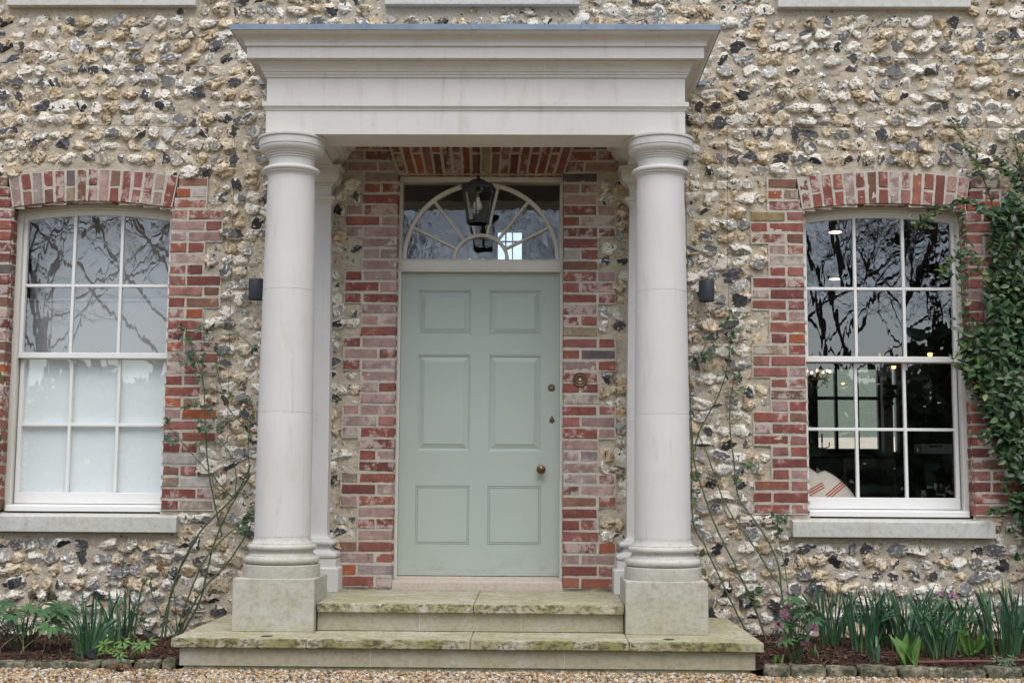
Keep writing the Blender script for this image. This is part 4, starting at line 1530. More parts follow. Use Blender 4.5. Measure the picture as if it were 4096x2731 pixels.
mb.lathe([(0.0, 2.856), (0.012, 2.858), (0.022, 2.865), (0.0285, 2.878), (0.0295, 2.890), (0.026, 2.904), (0.018, 2.918), (0.0135, 2.930), (0.0130, 2.942), (0.0, 2.942)], (LC[0] - 0.003, LC[1], 0), 24)
bulb = mb.build('bulb', 'bulb_glass', t)
mb = MB()
mb.lathe([(0.013, 2.9425), (0.0145, 2.945), (0.0145, 2.962), (0.019, 2.966), (0.019, 2.985), (0.006, 2.99), (0.006, 3.02)], (LC[0] - 0.003, LC[1], 0), 16)
mb.build('bulb_holder', 'bronze', t)
mb = MB()
z = 3.087
k = 0
while z < 3.405:
    c = Vector((LC[0], LC[1], z + 0.014))
    pts = []
    for i in range(13):
        a = 2 * math.pi * i / 12
        u = 0.0062 * math.sin(a); v = 0.0145 * math.cos(a)
        pts.append(c + (Vector((u, 0, v)) if k % 2 else Vector((0, u, v))))
    mb.tube(pts, 0.0022, 0.0022, 5)
    z += 0.0235
    k += 1
mb.lathe([(0.03, 3.398), (0.03, 3.4), (0.0, 3.4)], (LC[0], LC[1], 0), 20)
mb.build('chain', 'black_iron', t)

def wall_lamp(x, label):
    t = tag(empty('wall_lamp', (x, 0.0, 2.35)), label, 'wall lamp', 'dark cylinder wall lamps')
    mb = MB()
    zb, zt = 2.289, 2.427
    mb.lathe([(0.046, zb + 0.006), (0.0465, zb), (0.0505, zb), (0.0513, zb + 0.002), (0.0513, zt - 0.002), (0.0505, zt), (0.0465, zt), (0.0455, zt - 0.006), (0.0, zt - 0.006)], (x, -0.105, 0), 40)
    mb.build('lamp_body', 'anthracite', t)
    mb = MB()
    mb.lathe([(0.0, zb + 0.0065), (0.0455, zb + 0.0065), (0.0455, zb + 0.008), (0.0, zb + 0.008)], (x, -0.105, 0), 30)
    mb.build('lens', 'plastic', t)
    mb = MB()
    mb.lathe([(0.037, -0.02), (0.037, 0.032), (0.035, 0.034), (0.020, 0.0345), (0.020, 0.062)], (x - (0.012 if x > 0 else -0.012), 0.0, 2.352), 32, 'y')
    mb.build('wall_plate', 'anthracite', t)
wall_lamp(-1.514, 'dark grey cylinder wall lamp half hidden by the left column')
wall_lamp(1.536, 'dark grey cylinder wall lamp on the flint beside the right column')

t = tag(empty('doorbell', (0.686, -0.012, 1.763)), 'round bronze doorbell with a white button on the brick beside the door', 'doorbell')
mb = MB()
mb.lathe([(0.051, -0.01), (0.051, 0.004), (0.049, 0.008), (0.045, 0.0095), (0.041, 0.008), (0.036, 0.007), (0.034, 0.010), (0.031, 0.0125), (0.027, 0.0125), (0.024, 0.010), (0.014, 0.0095), (0.0125, 0.012), (0.0095, 0.013), (0.0, 0.013)], (0.686, -0.014, 1.763), 40, 'y')
mb.build('bell_plate', 'bronze', t, angle=50)
mb = MB()
mb.lathe([(0.0072, 0.0125), (0.0068, 0.0155), (0.0, 0.0165)], (0.686, -0.014, 1.763), 18, 'y')
mb.build('push_button', 'button', t)

# ------------------------------------------------------------------ wires trained across the flint
def wire(pts, label):
    mb = MB()
    P = [Vector(p) for p in pts]
    out = []
    for i in range(len(P) - 1):
        m = max(3, int((P[i + 1] - P[i]).length / 0.12))
        for k in range(m):
            q = P[i].lerp(P[i + 1], k / m)
            out.append(q + Vector((random.gauss(0, .0014), 0, random.gauss(0, .0014))))
    out.append(P[-1])
    mb.tube(out, 0.00135, 0.00135, 5)
    tag(mb.build('training_wire', 'wire'), label, 'wire', 'climber training wires')
Y = -0.052
wire([(-1.704, Y, 3.52), (-1.702, Y, 2.86), (-1.692, Y, 1.10)], 'thin upright wire on the flint left of the portico')
wire([(-2.90, Y, 3.517), (-1.742, Y, 3.497)], 'thin level wire above the left window arch')
wire([(1.700, Y, 3.549), (1.690, Y, 2.7), (1.696, Y, 1.84)], 'thin upright wire running behind the right wall lamp')
wire([(1.404, Y, 3.168), (1.411, Y, 2.7), (1.422, Y, 1.70)], 'thin upright wire close against the right column')
wire([(1.517, Y, 3.504), (3.85, Y, 3.508)], 'thin level wire above the right window arch')
wire([(2.764, Y, 3.997), (3.85, Y, 3.987)], 'higher thin level wire near the top right')
wire([(2.769, Y, 3.989), (1.496, Y, 3.594)], 'thin slanting wire above the right window')
#=====PART4=====
# ------------------------------------------------------------------ ground
def sheet(name, x0, x1, y0, y1, st, fz, mk, kind='structure'):
    nx, ny = max(2, int((x1 - x0) / st) + 1), max(2, int((y1 - y0) / st) + 1)
    X, Yg = np.meshgrid(np.linspace(x0, x1, nx), np.linspace(y0, y1, ny))
    Z = np.array([[fz(x, y) for x, y in zip(a, b)] for a, b in zip(X, Yg)])
    V = np.stack([X, Yg, Z], -1).reshape(-1, 3)
    idx = np.arange(nx * ny).reshape(ny, nx)
    F = np.stack([idx[:-1, :-1], idx[:-1, 1:], idx[1:, 1:], idx[1:, :-1]], -1).reshape(-1, 4)
    o = np_mesh(name, V, F, mk)
    o['kind'] = kind
    return o
sheet('gravel_drive', -60, 60, -14, 0.2, 1.0, lambda x, y: -0.012, 'gravel_ground')
sheet('lawn', -130, 130, -120, -14, 4.0, lambda x, y: -0.02 + max(0, (-y - 30)) * 0.02, 'grass_ground')
def back(x, y):
    return 0.1 + max(0, y - 12) * 0.063 + max(0, y - 75) * 0.06 + 0.8 * mn.noise(Vector((x * .03, y * .03, 0)))
sheet('pale_field', -40, 90, 9.5, 75, 3.0, back, 'path_ground')
sheet('hillside', -120, 200, 75, 330, 8.0, back, 'grass_ground')

def soil_z(x, y):
    return 0.035 + 0.018 * mn.noise(Vector((x * 5, y * 5, 0))) + 0.008 * mn.noise(Vector((x * 22, y * 22, 0))) + (0.03 * (1 + y / 1.3) if x > 0 else 0.0)
sheet('soil_bed', -6.4, -1.62, -1.335, 0.03, 0.03, soil_z, 'soil')
sheet('soil_bed', 1.625, 6.4, -1.40, 0.03, 0.03, soil_z, 'soil')

def scatter(name, n, place, proto_n, sub, size, mk, tints, tw, squash, label, cat, seed):
    rd = random.Random(seed)
    pr = []
    for k in range(proto_n):
        V, F = ico(sub)
        o = Vector((rd.uniform(-9, 9), rd.uniform(-9, 9), rd.uniform(-9, 9)))
        V = np.array([v * (1 + 0.38 * mn.noise(Vector(v) * 1.3 + o)) for v in V])
        pr.append(V)
    VS, FS, CS, base = [], [], [], 0
    for i in range(n):
        p = place(rd)
        if p is None:
            continue
        V = pr[rd.randrange(proto_n)]
        s = size(rd)
        A = np.array(Euler((rd.gauss(0, .5), rd.gauss(0, .5), rd.uniform(0, 6.3))).to_matrix())
        P = (V * np.array([s * rd.uniform(*squash[0]), s * rd.uniform(*squash[1]), s * rd.uniform(*squash[2])])) @ A.T + np.array(p)
        t = rd.choices(tints, tw)[0]
        f = rd.uniform(0.75, 1.2)
        VS.append(P); FS.append(F + base)
        CS.append(np.tile([t[0] * f, t[1] * f, t[2] * f, 1.0], (len(P), 1)))
        base += len(P)
    o = np_mesh(name, np.concatenate(VS), np.concatenate(FS), mk, None, None, True, {'tint': np.concatenate(CS)})
    tag(o, label, cat, None, 'stuff')
    return o

def gplace(rd):
    x = rd.uniform(-3.7, 3.7)
    lim = -1.345 if abs(x) < 1.62 else (-1.375 if x < 0 else -1.44)
    y = lim - (rd.random() ** 1.25) * 0.85
    return (x, y, rd.uniform(-0.006, 0.008))
GT = [(0.42, 0.30, 0.15), (0.50, 0.41, 0.27), (0.30, 0.19, 0.09), (0.17, 0.12, 0.075), (0.58, 0.53, 0.45), (0.085, 0.075, 0.07), (0.36, 0.33, 0.29), (0.40, 0.23, 0.11)]
scatter('gravel', 30000, gplace, 14, 2, lambda r: r.uniform(0.0055, 0.0125), 'gravel_stone', GT, [10, 9, 7, 6, 6, 3, 4, 4], ((.8, 1.3), (.7, 1.0), (.5, .8)), 'golden brown pea gravel lying along the foot of the steps', 'gravel', 31)
def mplace(rd):
    s = rd.random() < 0.5
    x = rd.uniform(-3.6, -1.66) if s else rd.uniform(1.69, 3.8)
    y = rd.uniform(-1.32, -0.03) if s else rd.uniform(-1.39, -0.03)
    return (x, y, soil_z(x, y) + rd.uniform(0, 0.008))
scatter('bark_mulch', 9000, mplace, 8, 2, lambda r: r.uniform(0.004, 0.012), 'mulch', [(0.07, 0.032, 0.022), (0.045, 0.026, 0.018), (0.12, 0.055, 0.036), (0.025, 0.018, 0.014), (0.17, 0.09, 0.06)], [8, 7, 5, 6, 1.2], ((1.2, 3.2), (.35, .7), (.3, .5)), 'shredded dark red-brown bark mulch covering the flower beds', 'mulch', 17)

# edging stones
def edging(x0, x1, yf, h, label, seed):
    bm = bmesh.new()
    bmesh.ops.create_cube(bm, size=1.0)
    bmesh.ops.subdivide_edges(bm, edges=bm.edges[:], cuts=7, use_grid_fill=True)
    o = Vector((seed * 3.7, seed * 1.3, 0))
    L = x1 - x0
    dep = 0.11
    for v in bm.verts:
        p = v.co.copy()
        q = Vector((p.x * L, p.y * dep, p.z * (h + 0.06)))
        # rounded corners
        e = sum((abs(c) * 2) ** 8 for c in p)
        sh = 1 - 0.030 * max(0, e - 1)
        q = Vector((q.x * (1 - 0.012 * max(0, e - 1) / max(L, .05) * 1.2), q.y * sh, q.z * sh))
        n = mn.noise(q * 11 + o) * 0.011 + mn.noise(q * 30 + o) * 0.005
        q += Vector((p.x, p.y, p.z)).normalized() * n
        v.co = q
    me = bpy.data.meshes.new('edging_stone')
    bm.to_mesh(me); bm.free()
    for f in me.polygons:
        f.use_smooth = True
    ob = link('edging_stone', me, 'edge_stone')
    ob.location = ((x0 + x1) / 2, yf + dep / 2, (h - 0.06) / 2)
    ob.rotation_euler = (0, 0, random.uniform(-.03, .03))
    tag(ob, label, 'edging stone', 'edging stones of the flower beds')
lx = [-3.13, -2.93, -2.685, -2.502, -2.262, -2.070, -1.893, -1.732, -1.646]
lt = ['grey-brown edging stone at the far left end of the left bed', 'grey-brown edging stone below the left hellebore, second in the left row', 'pale grey edging stone below the left hellebore, third in the left row', 'long mossy edging stone in front of the pale daffodil shoot', 'mossy edging stone before the left daffodil clump', 'flat edging stone in front of the maple-like seedling', 'grey edging stone behind the dark fallen leaves', 'short upright edging stone touching the left end of the steps']
for i in range(8):
    edging(lx[i] + 0.004, lx[i + 1] - 0.004, -1.375 + 0.004 * i, [0.045, 0.04, 0.042, 0.044, 0.045, 0.05, 0.052, 0.062][i], lt[i], i + 1)
rx = [1.655, 1.799, 2.007, 2.181, 2.397, 2.655, 2.898, 3.097, 3.32, 3.56]
rt = ['greenish edging stone touching the right end of the steps', 'squared sandy edging stone in front of the right pink hellebore', 'dark worn edging stone, third along from the steps in the right bed', 'pale squared edging stone left of the broad bright green leaves', 'long lichen-blotched edging stone under the broad bright green leaves', 'sunken dark edging stone below the rusty pipe', 'grey edging stone with a small green seedling leaning over it', 'edging stone at the right edge of the picture', 'last edging stone beyond the right edge of the picture']
for i in range(9):
    edging(rx[i] + 0.005, rx[i + 1] - 0.005, -1.462 + 0.009 * i, [0.068, 0.066, 0.064, 0.066, 0.062, 0.05, 0.06, 0.06, 0.06][i], rt[i], i + 21)

# ------------------------------------------------------------------ plants
def leaf(mb, base, d, nrm, L, W, fold=0.25, droop=0.15, n=5, shape=0.8, curl=0.0):
    d = Vector(d).normalized()
    nrm = Vector(nrm)
    nrm = (nrm - d * nrm.dot(d))
    if nrm.length < 1e-3:
        nrm = Vector((0, -1, 0.2)) - d * d.dot(Vector((0, -1, 0.2)))
    nrm.normalize()
    s = d.cross(nrm)
    base = Vector(base)
    vs = []
    for i in range(n + 1):
        t = i / n
        w = W * 0.5 * (math.sin(math.pi * t ** shape) ** 0.85 if 0 < t < 1 else 0.04)
        c = base + d * (L * t) - nrm * (droop * L * t * t) + s * (curl * L * t * t)
        vs += [c - s * w + nrm * (fold * w), c, c + s * w + nrm * (fold * w)]
    fs = []
    for i in range(n):
        a = 3 * i
        fs += [(a, a + 1, a + 4, a + 3), (a + 1, a + 2, a + 5, a + 4)]
    mb.add(vs, fs, True)

def rnd_tint(rd, lo=0.0, hi=1.0, g=0.0):
    return (rd.uniform(lo, hi), g, 0, 1)

# --- roses trained on the wall: long thin stems with sparse small leaves
def rose(name, label, loc, stems, leaf_spots, seed, green='green_stem'):
    rd = random.Random(seed)
    t = tag(empty(name, loc), label, 'climbing rose')
    mb = MB()
    for (pts, r0, r1) in stems:
        mb.tube(smooth_path(pts, 6, 0.0011), r0 * 1.2, r1 * 1.35, 7)
        P = smooth_path(pts, 6)
        for k in range(2, len(P) - 1, 3):                  # thorns and short spurs
            if rd.random() < 0.55:
                q = P[k]
                dv = Vector((rd.uniform(-1, 1), -0.5, rd.uniform(-.2, 1))).normalized()
                mb.tube([q, q + dv * rd.uniform(0.008, 0.03)], 0.0013, 0.0006, 4)
    mb.build('stems', green, t)
    mb = MB()
    for (x, y, z, n, sp, g) in leaf_spots:
        for k in range(n):
            b = Vector((x + rd.gauss(0, sp), y - abs(rd.gauss(0, .02)), z + rd.gauss(0, sp)))
            ax = Vector((rd.uniform(-1, 1), rd.uniform(-.7, .1), rd.uniform(-.6, .9))).normalized()
            nr = Vector((rd.uniform(-.5, .5), -1, rd.uniform(.1, 1.1)))
            mb.tint = rnd_tint(rd, g=1.0 if rd.random() < g else 0.0)
            m = rd.choice((1, 3, 3, 5))
            L = rd.uniform(0.025, 0.042)
            sd = ax.cross(nr).normalized()
            leaf(mb, b + ax * 0.022, ax, nr, L, L * 0.62, 0.3, 0.15)
            for q in range(m // 2):
                for sgn in (-1, 1):
                    leaf(mb, b + ax * (0.016 - 0.014 * q), ax * 0.35 + sd * sgn, nr, L * 0.85, L * 0.52, 0.3, 0.15)
            mb.tube([b - ax * 0.02, b + ax * 0.022], 0.0008, 0.0006, 4)
    mb.build('leaves', 'rose_leaf', t, fix=False)
    return t

A1 = 0.0062
L_ = lambda p: p
left_stems = [
 ([(-2.039, -0.16, 0.024), (-2.024, -0.141, 0.272), (-1.961, -0.121, 0.505), (-1.867, -0.102, 0.694), (-1.789, -0.083, 0.798), (-1.633, -0.07, 0.961), (-1.569, -0.07, 1.076), (-1.528, -0.07, 1.172)], A1, 0.0042),
 ([(-2.062, -0.17, 0.025), (-2.049, -0.144, 0.179), (-2.018, -0.118, 0.317), (-1.971, -0.1, 0.485), (-1.880, -0.1, 0.665)], A1, 0.004),
 ([(-1.946, -0.16, 0.04), (-1.827, -0.133, 0.273), (-1.792, -0.106, 0.459), (-1.756, -0.079, 0.646), (-1.66, -0.07, 0.884), (-1.526, -0.07, 1.105)], A1, 0.004),
 ([(-1.962, -0.17, 0.04), (-1.818, -0.136, 0.339), (-1.679, -0.103, 0.497), (-1.555, -0.08, 0.686), (-1.515, -0.08, 0.771)], 0.006, 0.0035),
 ([(-1.968, -0.2, 0.05), (-1.906, -0.155, 0.275), (-1.812, -0.11, 0.534), (-1.69, -0.08, 0.685), (-1.517, -0.08, 0.838)], 0.005, 0.003),
 ([(-1.621, -0.08, 0.961), (-1.762, -0.065, 1.027), (-1.79, -0.06, 1.122)], 0.003, 0.002),
 ([(-1.700, -0.09, 0.70), (-1.740, -0.09, 0.85), (-1.803, -0.082, 1.111), (-1.836, -0.075, 1.389), (-1.848, -0.068, 1.551), (-1.873, -0.06, 1.756), (-1.938, -0.06, 1.93), (-2.005, -0.06, 2.126)], 0.005, 0.002),
 ([(-1.623, -0.08, 0.964), (-1.624, -0.07, 1.113), (-1.673, -0.06, 1.251), (-1.763, -0.06, 1.358)], 0.0035, 0.0018),
 ([(-1.600, -0.08, 0.985), (-1.537, -0.072, 1.113), (-1.549, -0.065, 1.284), (-1.539, -0.06, 1.445), (-1.52, -0.06, 1.553)], 0.0035, 0.002),
 ([(-1.640, -0.09, 0.955), (-1.815, -0.083, 1.133), (-1.928, -0.075, 1.249), (-2.042, -0.07, 1.377), (-2.131, -0.07, 1.452)], 0.0035, 0.0018),
 ([(-1.521, -0.08, 1.359), (-1.589, -0.075, 1.444), (-1.68, -0.07, 1.541), (-1.727, -0.065, 1.648), (-1.764, -0.06, 1.757), (-1.779, -0.06, 1.865), (-1.754, -0.06, 1.941)], 0.0035, 0.0018),
 ([(-2.058, -0.06, 2.082), (-1.959, -0.06, 2.074), (-1.873, -0.06, 2.088), (-1.742, -0.06, 2.1), (-1.632, -0.06, 2.051), (-1.498, -0.06, 1.932)], 0.0022, 0.0018),
]
ll = [(-1.985, -.07, 2.03, 4, .02, .3), (-1.975, -.07, 1.90, 5, .025, .1), (-1.955, -.07, 1.84, 6, .03, .05), (-1.88, -.07, 1.87, 3, .02, .1), (-1.88, -.07, 1.76, 4, .02, .1), (-1.84, -.08, 1.56, 4, .025, .2), (-1.94, -.08, 1.55, 4, .025, .4),
      (-1.83, -.08, 1.44, 5, .03, .15), (-1.77, -.08, 1.43, 4, .03, .05), (-1.82, -.08, 1.34, 4, .03, .0), (-2.09, -.08, 1.42, 3, .02, .6), (-2.04, -.08, 1.35, 3, .02, .3), (-1.76, -.07, 1.90, 4, .02, .3), (-1.70, -.07, 1.66, 2, .02, .3),
      (-1.52, -.07, 1.57, 6, .025, .2), (-1.54, -.07, 1.44, 3, .02, .3), (-1.63, -.07, 2.05, 2, .02, .2), (-1.52, -.07, 1.96, 4, .025, .1), (-1.86, -.07, 2.08, 3, .02, .1), (-1.55, -.09, .78, 6, .03, .1), (-1.52, -.09, .86, 6, .03, .0), (-1.58, -.09, .69, 3, .02, .0), (-1.72, -.08, 1.1, 2, .03, .5), (-2.03, -.07, 2.09, 2, .015, .4)]
rose('climbing_rose', 'climbing rose with fanned green canes left of the portico', (-2.0, -0.16, 0.03), left_stems, ll, 3)
sap = [([(-2.069, -0.35, 0.03), (-2.172, -0.331, 0.17), (-2.24, -0.312, 0.332), (-2.285, -0.3, 0.431), (-2.307, -0.3, 0.523)], 0.0038, 0.0018),
       ([(-1.95, -0.25, 0.04), (-2.055, -0.225, 0.206), (-2.123, -0.2, 0.323), (-2.136, -0.2, 0.435)], 0.0032, 0.0018),
       ([(-1.935, -0.25, 0.05), (-1.975, -0.225, 0.354), (-2.043, -0.2, 0.463), (-2.07, -0.2, 0.556)], 0.0032, 0.0018)]
sl_ = [(-2.30, -.31, .50, 3, .02, .7), (-2.28, -.31, .42, 3, .02, .6), (-2.24, -.32, .33, 3, .02, .4), (-2.20, -.33, .24, 3, .025, .2), (-2.15, -.33, .18, 4, .03, .1), (-2.12, -.21, .42, 4, .02, .1), (-2.12, -.21, .33, 3, .02, .4), (-2.06, -.21, .50, 2, .02, .6), (-2.05, -.22, .46, 2, .02, .4)]
rose('rose_shoots', 'low reddish-leaved rose shoots between the left daffodils and the rose canes', (-2.0, -0.3, 0.03), sap, sl_, 5)
right_stems = [
 ([(1.796, -0.2, 0.05), (1.686, -0.17, 0.267), (1.599, -0.14, 0.458), (1.511, -0.11, 0.652), (1.44, -0.08, 0.801), (1.425, -0.08, 1.047), (1.43, -0.08, 1.238), (1.418, -.07, 1.5)], 0.0055, 0.003),
 ([(1.884, -0.25, 0.05), (1.837, -0.214, 0.208), (1.762, -0.177, 0.398), (1.676, -0.141, 0.589), (1.57, -0.104, 0.812), (1.518, -0.08, 0.972), (1.453, -0.08, 1.181), (1.432, -0.075, 1.409), (1.418, -0.07, 1.795)], 0.0062, 0.003),
 ([(1.450, -0.08, 1.28), (1.486, -0.075, 1.419), (1.617, -0.07, 1.666), (1.673, -0.065, 1.839), (1.697, -0.06, 1.991), (1.709, -0.06, 2.121), (1.667, -0.06, 2.175)], 0.004, 0.002),
 ([(1.422, -0.06, 1.827), (1.492, -0.06, 1.925), (1.569, -0.06, 2.066)], 0.0024, 0.0015),
 ([(2.03, -.25, .07), (1.997, -0.25, 0.241), (1.983, -0.216, 0.402), (1.939, -0.182, 0.473), (1.826, -0.149, 0.656), (1.711, -0.115, 0.823), (1.642, -0.081, 0.954), (1.606, -0.07, 1.048), (1.55, -0.07, 1.22), (1.47, -0.07, 1.41)], 0.0062, 0.0022),
 ([(1.983, -0.22, 0.403), (1.978, -0.182, 0.538), (1.93, -0.145, 0.675), (1.835, -0.108, 0.833), (1.748, -0.07, 0.964), (1.726, -0.07, 1.068), (1.709, -0.07, 1.24), (1.690, -0.065, 1.421), (1.693, -0.06, 1.603), (1.721, -0.06, 1.764)], 0.0058, 0.0022),
 ([(1.65, -0.06, 1.592), (1.693, -0.06, 1.613), (1.746, -0.06, 1.582)], 0.002, 0.0012),
 ([(2.03, -0.3, 0.07), (2.02, -0.3, 0.246), (2.016, -0.225, 0.495), (1.987, -0.15, 0.713), (1.98, -0.15, 0.863)], 0.0036, 0.002),
]
rl = [(1.70, -.07, 2.16, 6, .025, .3), (1.72, -.07, 2.06, 5, .025, .2), (1.73, -.07, 1.98, 3, .02, .2), (1.55, -.07, 2.01, 4, .025, .1), (1.49, -.07, 1.93, 4, .025, .05), (1.56, -.07, 1.93, 3, .02, .1), (1.43, -.07, 1.88, 4, .02, .1), (1.73, -.07, 1.75, 5, .025, .1), (1.68, -.07, 1.62, 2, .02, .4), (1.79, -.07, 1.72, 2, .02, .2),
      (1.99, -.16, .85, 6, .03, .1), (1.985, -.16, .79, 5, .025, .3), (1.98, -.16, .73, 2, .02, .3), (1.43, -.09, 1.12, 3, .015, .1), (1.42, -.09, .95, 3, .015, .1), (1.43, -.09, .82, 3, .015, .1), (1.78, -.1, 1.2, 2, .02, .0), (1.74, -.08, 1.1, 1, .02, .2), (1.65, -.1, .82, 1, .01, .8)]
rose('climbing_rose', 'climbing rose with long slanting canes between the right column and the right window', (1.9, -0.22, 0.04), right_stems, rl, 8)
# broad-leaved seedlings by the right plinth
t = tag(empty('seedling', (1.53, -0.9, 0.19)), 'two broad green leaves peeping out beside the right column base', 'seedling')
mb = MB(); rd = random.Random(4)
for (x, z, dx, dz) in ((1.45, 0.60, .3, .9), (1.455, 0.53, .4, -.9)):
    mb.tint = (0.6, .3, 0, 1); leaf(mb, (x, -0.35, z), (dx, -.2, dz), (0.2, -1, .3), 0.062, 0.036, .2, .1)
mb.tube([(1.445, -.3, .40), (1.45, -.34, .52), (1.452, -.35, .61)], .002, .0012, 5)
mb.build('leaves', 'rose_leaf', t, fix=False)
t = tag(empty('seedling', (1.80, -0.4, 0.06)), 'cluster of rounded green leaves low on the slanting right rose canes', 'seedling')
mb = MB()
for k in range(8):
    mb.tint = rnd_tint(rd, .2, .9, .3 if k > 5 else 0)
    leaf(mb, (1.785 + rd.uniform(-.02, .03), -0.24, 0.36 + rd.uniform(-.06, .04)), (rd.uniform(-.4, 1), -.4, rd.uniform(-.6, .6)), (rd.uniform(-.3, .3), -1, rd.uniform(.2, .9)), 0.058, 0.038, .2, .2)
mb.build('leaves', 'rose_leaf', t, fix=False)

# --- evergreen climber on the right
def inside(poly, x, z):
    r = False
    n = len(poly)
    for i in range(n):
        x1, z1 = poly[i]; x2, z2 = poly[(i + 1) % n]
        if (z1 > z) != (z2 > z) and x < (x2 - x1) * (z - z1) / (z2 - z1) + x1:
            r = not r
    return r
t = tag(empty('evergreen_climber', (3.6, -0.1, 0.05)), 'evergreen climber with glossy dark leaves smothering the right window jamb', 'climber')
CST = [
 ([(3.62, -.10, .04), (3.66, -.1, .7), (3.612, -0.1, 1.538), (3.563, -0.091, 1.858), (3.535, -0.083, 2.507), (3.498, -0.074, 2.914), (3.423, -0.066, 3.17), (3.364, -0.06, 3.294), (3.303, -0.06, 3.405), (3.226, -0.06, 3.568)], .011, .0022),
 ([(3.66, -.10, .04), (3.70, -.1, 1.0), (3.649, -0.1, 1.965), (3.64, -0.088, 2.507), (3.614, -0.076, 2.837), (3.682, -0.064, 3.138), (3.678, -0.06, 3.284), (3.657, -0.06, 3.451)], .010, .002),
 ([(3.52, -.09, 2.75), (3.487, -0.1, 2.832), (3.391, -0.105, 2.929), (3.316, -0.11, 2.972), (3.228, -0.115, 2.965), (3.118, -0.12, 2.914), (3.02, -0.12, 2.859), (2.942, -0.12, 2.782)], .005, .002),
 ([(3.674, -0.08, 3.057), (3.614, -0.075, 3.146), (3.564, -0.07, 3.214), (3.535, -0.07, 3.303)], .003, .0018),
 ([(3.45, -.09, 1.3), (3.353, -0.09, 1.578), (3.276, -0.093, 1.844), (3.258, -0.096, 2.167), (3.251, -0.099, 2.491), (3.252, -0.1, 2.709), (3.242, -0.1, 2.907)], .005, .003),
 ([(3.58, -.09, 2.1), (3.532, -0.1, 2.275), (3.405, -0.111, 2.436), (3.321, -0.122, 2.596), (3.212, -0.13, 2.595), (3.102, -0.13, 2.486)], .0045, .002),
 ([(3.64, -.09, .80), (3.623, -0.08, 0.891), (3.575, -0.08, 0.938), (3.53, -0.08, 1.004), (3.496, -0.08, 1.108)], .004, .002),
 ([(3.624, -0.08, 0.92), (3.489, -0.08, 0.9), (3.394, -0.08, 0.895)], .003, .0018),
 ([(3.50, -.1, 1.9), (3.38, -.12, 1.95), (3.27, -.14, 2.0), (3.16, -.15, 1.9)], .004, .002),
 ([(3.52, -.1, 1.5), (3.42, -.12, 1.45), (3.34, -.14, 1.36)], .004, .002),
 ([(3.75, -.1, 2.0), (3.78, -.1, 2.7), (3.74, -.08, 3.1), (3.76, -.07, 3.5)], .007, .002),
]
mb = MB()
for (p, a, b) in CST:
    mb.tube(smooth_path(p, 6, .002), a, b, 7)
mb.build('stems', 'red_stem', t)
dense = [(3.42, 2.86), (3.50, 2.92), (3.60, 3.00), (3.72, 3.08), (3.95, 3.1), (3.95, 0.62), (3.73, 0.70), (3.65, 0.76), (3.59, 0.88), (3.60, 1.06), (3.50, 1.20), (3.46, 1.40), (3.38, 1.56), (3.32, 1.76), (3.24, 1.86), (3.27, 2.0), (3.37, 2.12), (3.43, 2.22), (3.42, 2.36), (3.46, 2.50), (3.50, 2.66), (3.46, 2.78)]
rd = random.Random(77)
mb = MB()
def cleaf(b, ax=None, s=1.0, young=0.0):
    ax = ax or Vector((rd.gauss(0, .7), rd.uniform(-.7, .05), rd.gauss(.15, .7)))
    nr = Vector((rd.gauss(0, .45), -1, rd.uniform(.0, 1.3)))
    L = rd.uniform(0.046, 0.074) * s
    g = rd.uniform(.4, 1) if rd.random() < young else 0.0
    mb.tint = (rd.random() ** 1.4, g, 0, 1)
    leaf(mb, b, ax, nr, L, L * rd.uniform(.46, .56), rd.uniform(.1, .4), rd.uniform(.05, .3), 5, 0.85, rd.uniform(-.1, .1))
cnt = 0
while cnt < 1150:
    x, z = rd.uniform(3.1, 3.95), rd.uniform(.6, 3.25)
    if not inside(dense, x, z):
        continue
    if mn.noise(Vector((x * 4.5, 0, z * 3.2))) < -0.42 and z > 1.2:
        continue
    cnt += 1
    y0 = -rd.uniform(0.04, 0.15)
    c = Vector((x, y0, z))
    w0 = rd.uniform(0, 6.28)
    for k in range(rd.choice((3, 4, 5))):          # a whorl of leaves at a shoot tip
        a = w0 + k * 2.1 + rd.uniform(-.4, .4)
        ax = Vector((math.cos(a), rd.uniform(-.6, 0.0), math.sin(a) * .8 + .15))
        cleaf(c + ax * 0.008, ax, 1.0, 0.05)
for (p, a, b) in CST[:]:
    P = smooth_path(p, 6)
    for i, q in enumerate(P):
        if inside(dense, q.x, q.z) or q.z < 0.7:
            continue
        for k in range(3):
            o = Vector((rd.gauss(0, .012), -abs(rd.gauss(0, .012)), rd.gauss(0, .012)))
            tipf = i / len(P)
            cleaf(q + o, Vector((rd.choice((-1, 1)) * rd.uniform(.3, 1), rd.uniform(-.6, 0), rd.uniform(-.3, .8))), 0.55 + .35 * (1 - tipf), 0.35 * tipf)
for (x, z, n, sp) in ((3.03, 2.83, 7, .03), (2.97, 2.80, 5, .025), (3.13, 2.50, 6, .03), (3.12, 2.47, 4, .02), (3.22, 2.57, 6, .03), (3.29, 2.68, 7, .04), (3.27, 2.42, 5, .03), (3.25, 2.2, 6, .03), (3.24, 2.02, 5, .03), (3.30, 2.1, 8, .05), (3.31, 1.43, 4, .02), (3.42, .90, 3, .02), (3.58, .78, 14, .07), (3.66, .68, 14, .07), (3.70, .84, 10, .06), (3.57, .60, 5, .04)):
    for k in range(n):
        cleaf(Vector((x + rd.gauss(0, sp), -rd.uniform(.08, .15), z + rd.gauss(0, sp))), None, .85, .15)
mb.build('leaves', 'climber_leaf', t, fix=False)
t = tag(empty('evergreen_climber', (-3.40, -0.1, 0.05)), 'few evergreen climber shoots at the left edge beside the left window', 'climber')
mb = MB()
